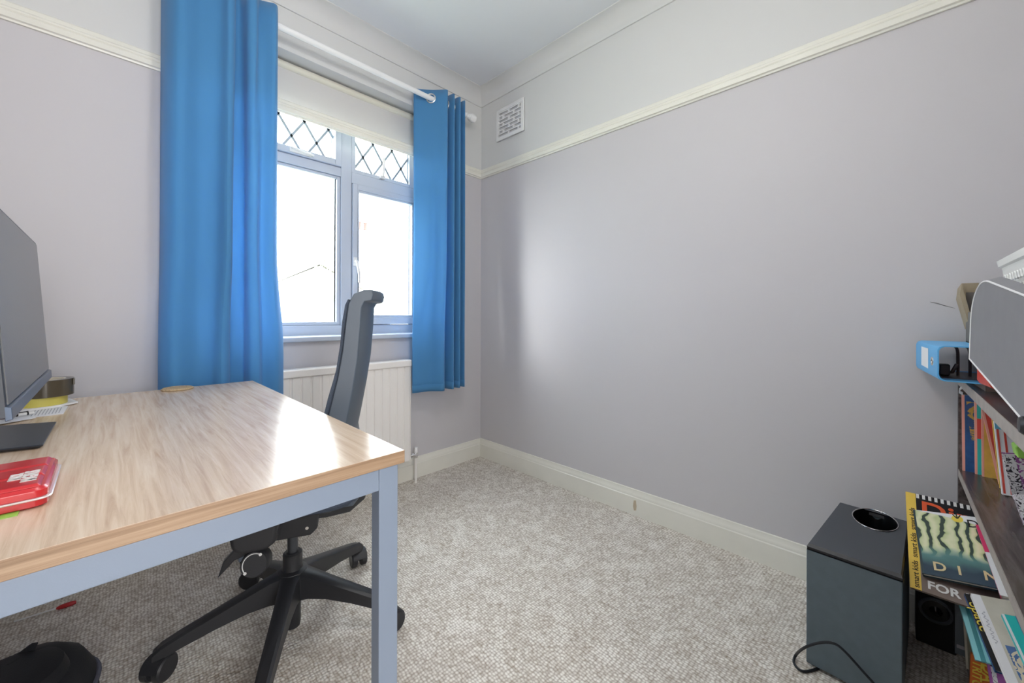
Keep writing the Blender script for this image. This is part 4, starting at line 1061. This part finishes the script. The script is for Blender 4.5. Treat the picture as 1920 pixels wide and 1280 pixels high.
# pink book lying over it
Pq2 = Pt + nb*.028
S0 = onp(1829, 983, Pq2, nb); S1 = onp(1853, 1052, Pq2, nb)
Hs = (S1-S0).normalized()*.19
pk = book('book', S0, S0+Hs, Dt.normalized()*.12, -nb*.014, 'pink-spined book with white pages on top of the striped hardback', M['paper'], M['pink'], None, .0014, 'books heaped in the lower compartment')
decal(pk, 'pink_band', S0, Hs*.42, Dt.normalized()*.022, nb, M['pink'], .0004)

# ---- leaning upright books under the heap (spines to the front, tops tilted to the far side)
def leaner(u0, v0, x0, u1, v1, x1, dep, th, label, cover, spine=None, group='books leaning in the lower compartment', cov=.0014):
    A = at(u0, v0, x=x0); B = at(u1, v1, x=x1)
    if B.z < .068: B = A + (B-A)*((A.z-.068)/(A.z-B.z))
    h_ = (B-A).normalized(); D = (V((0,-1,0)) - h_*(-h_.y)).normalized()*dep
    T = h_.cross(D).normalized(); T = T if T.x > 0 else -T
    return book('book', A, B, D, T*th, label, cover, spine, None, cov, group), A, B, D, -T
t, A, B, D, n_ = leaner(1790, 1104, -.355, 1829, 1236, -.455, .20, .010, 'pale teal hardback leaning with a grooved cover edge', M['teal'], M['teal'])
decal(t, 'cover_groove', A+D*.045, B-A, D*.04, n_, M['tealdark'], .0004)
t, A, B, D, n_ = leaner(1808, 1112, -.395, 1866, 1256, -.515, .19, .012, 'dark space book with yellow spine lettering, leaning on the teal hardback', M['navy'], M['navy'])
decal(t, 'spine_print', A, B-A, D*.10, n_, M['blackink'], .0004)
text('Space', .030, A+(B-A)*.32+D*.055+n_*.0010, (B-A), D, M['yellowink'], t, 'title', align='CENTER', xs=.9)
t, A, B, D, n_ = leaner(1820, 1112, -.425, 1895, 1290, -.575, .20, .014, 'white-spined hardback with faint script, leaning after the space book', M['beige'], M['paper'])
decal(t, 'spine_print', A, B-A, D*.075, n_, M['paper'], .0004)
mb = MB(); mb.tube([A+(B-A)*(.20+.36*q_/40)+D*(.037+.012*math.sin(q_*1.25)+.006*math.cos(q_*.5))+n_*.0008 for q_ in range(41)], .0005, 5); mb.build('script_print', M['greyink'], t)
decal(t, 'cover_picture', A+(B-A)*.55+D*.10, (B-A)*.4, D*.6, n_, M['maps'], .0004)
t, A, B, D, n_ = leaner(1878, 1150, -.545, 1935, 1272, -.640, .18, .012, 'turquoise and white book leaning on the white-spined hardback', M['paper'], M['aqua'])
decal(t, 'turquoise_band', A+D*.02, B-A, D*.09, n_, M['aqua'], .0004)
t, A, B, D, n_ = leaner(1905, 1150, -.66, 1950, 1250, -.73, .16, .010, 'dark navy book with red-tipped white roll in front, lower compartment', M['navy'], M['navy'])
# two doodled comics leaning on the middle shelf
t, A, B, D, n_ = leaner(1879, 852, -.275, 1901, 938, -.255, .14, .014, 'comic with white doodled spine leaning under the lime case', M['colourdoodle'], M['doodle'], 'books on the middle shelf', .001)
decal(t, 'spine_print', A, B-A, D*.14, n_, M['doodle'], .0004)
B_ = at(1922, 985, z=.532)
t, A, B, D, n_ = leaner(1900, 926, B_.x+.02, 1922, 985, B_.x, .14, .016, 'purple comic with white spine leaning lowest on the middle shelf', M['purple'], M['doodle'], 'books on the middle shelf', .001)
decal(t, 'spine_print', A, B-A, D*.12, n_, M['doodle'], .0004)
# books standing below them
t, A, B, D, n_ = leaner(1790, 1132, -.215, 1791, 1330, -.225, .16, .030, 'black glossy box file standing at the front of the lower shelf', M['greyboard'], M['blackmatte'])
decal(t, 'label_print', A+(B-A)*.80+D*.02, (B-A)*.07, D*.16, n_, M['greyink'], .0005)
t, A, B, D, n_ = leaner(1805, 1148, -.265, 1816, 1330, -.275, .15, .006, 'thin olive-grey book standing in front of the box file', M['oliveboard'], M['oliveboard'])
decal(t, 'edge_strip', A, B-A, D*.03, n_, M['beige'], .0004)
t, A, B, D, n_ = leaner(1820, 1225, -.335, 1817, 1330, -.345, .15, .010, 'orange book with yellow capital lettering standing below the teal hardback', M['orange'], M['orange'])
text('DAY', .030, A+(B-A)*.50+D*.19+n_*.0008, (B-A), D, M['yellowink'], t, 'title', align='CENTER', bold=.0006)
text('TRITO', .022, A+(B-A)*.55+D*.07+n_*.0008, (B-A), D, M['yellowink'], t, 'title', align='CENTER', bold=.0004)
t, A, B, D, n_ = leaner(1850, 1240, -.43, 1866, 1330, -.46, .15, .012, 'purple-grey book with white edge standing beside the orange book', M['purple'], M['purple'])
decal(t, 'white_edge', A+D*.03, B-A, D*.05, n_, M['doodle'], .0004)

# ================================================================== OUTSIDE the window
ZG = -3.2
mb = MB(); mb.box(-40, 60, .6, 90, ZG-.1, ZG); o = mb.build('garden_ground', M['ground']); struct(o)
def chimney_house(cx, cy, w_, d_, eave, ridge, chim, label):
    t = thing('house', (cx, cy, ZG), label, 'house')
    mb = MB(); mb.prism([(cx-w_/2, ZG), (cx+w_/2, ZG), (cx+w_/2, eave), (cx, ridge-.1), (cx-w_/2, eave)], 'y', cy, cy+d_); mb.build('wall', M['render'], t, smooth=False)
    for s_ in (-1, 1):
        mb = MB(); e = .3; k_ = (ridge-eave)/(w_/2)
        mb.loft([[(cx, y, ridge), (cx+s_*(w_/2+e), y, eave-k_*e), (cx+s_*(w_/2+e), y, eave-k_*e+.12), (cx, y, ridge+.12)] for y in (cy-.3, cy+d_+.3)]); mb.build('roof', M['roof'], t, smooth=False)
    for wx in (-w_*.25, w_*.2):
        mb = MB(); mb.box(cx+wx-.5, cx+wx+.5, cy-.05, cy+.02, eave-1.6, eave-.5); f = mb.build('window', M['upvc'], t)
        mb = MB(); mb.box(cx+wx-.42, cx+wx+.42, cy-.06, cy-.045, eave-1.5, eave-.6); mb.build('pane', M['housepane'], f)
    if chim:
        x, y, z0_, z1_ = chim
        mb = MB(); mb.box(x-.38, x+.38, y-.38, y+.38, z0_, z1_); st_ = mb.build('chimney_stack', M['mortar'], t)
        nrow = int((z1_-z0_)/.15)
        mb = MB()
        for i in range(nrow):
            for j in range(3):
                o_ = (.13 if i % 2 else 0); xa_ = x-.39+.26*j+o_*.5
                mb.box(xa_, min(xa_+.23, x+.39), y-.40, y-.37, z0_+i*.15+.02, z0_+i*.15+.13)
                ya_ = y-.39+.26*j+o_*.5
                mb.box(x-.40, x-.37, ya_, min(ya_+.23, y+.39), z0_+i*.15+.02, z0_+i*.15+.13)
        b_ = mb.build('brick', M['brickout'], st_, smooth=False); b_['kind'] = 'stuff'
        for px in (-.2, .2):
            mb = MB(); mb.lathe([(.12, 0), (.13, .1), (.10, .2), (.10, .5), (.13, .55), (.09, .58)], (x+px, y, z1_), n=14); mb.build('chimney_pot', M['pot'], st_)
    return t
cpt = at(683, 480, y=22)
chimney_house(at(640, 480, y=21).x-1, 21.5, 9, 8, 1.6, at(640, 500, y=22).z, (cpt.x, 22.3, at(683, 500, y=22).z-1.5, at(683, 432, y=22).z), 'pale rendered neighbouring house with brick chimney stack beyond the garden')
chimney_house(at(790, 540, y=32).x+2, 32, 7, 7, at(745, 570, y=32).z, at(770, 508, y=32).z, None, 'pale gabled house beyond the tree before it')
chimney_house(at(520, 560, y=34).x-7, 34, 9, 7, at(560, 560, y=34).z, at(540, 505, y=34).z, None, 'pale house with low roof, farthest from the chimney house')
def tree(px, y, ztop, label, seed):
    rnd = random.Random(seed)
    b = at(px, 600, y=y); t = thing('tree', (b.x, y, ZG), label, 'tree')
    mb = MB(); mb.tube([(b.x, y, ZG), (b.x+.05, y, (ZG+ztop)/2), (b.x, y, ztop-.3)], [.14, .09, .02], 8); mb.build('trunk', M['bark'], t)
    mb = MB()
    for i in range(420):
        h_ = rnd.random(); r_ = (1.15*math.sin(PI*(.12+.85*h_)))*math.sqrt(rnd.random()); a = rnd.random()*2*PI
        p = V((b.x+r_*math.cos(a), y+r_*math.sin(a), ztop-2.6*(1-h_)))
        d1 = V((rnd.uniform(-1,1), rnd.uniform(-1,1), rnd.uniform(-1,1))).normalized(); d2 = d1.orthogonal().normalized()
        s_ = rnd.uniform(.06, .13)
        mb.face([mb.vert(p-d1*s_), mb.vert(p+d2*s_*.5), mb.vert(p+d1*s_), mb.vert(p-d2*s_*.5)])
    o_ = mb.build('foliage', M['leaf'], t, smooth=False); o_['kind'] = 'stuff'
tree(712, 16, at(712, 538, y=16).z, 'leafy garden tree seen just right of the chair back', 1)
tree(738, 18, at(738, 552, y=18).z, 'leafy garden tree before the gabled house', 2)
tree(618, 17, at(618, 470, y=17).z, 'tall thin garden tree standing apart from the other two', 3)
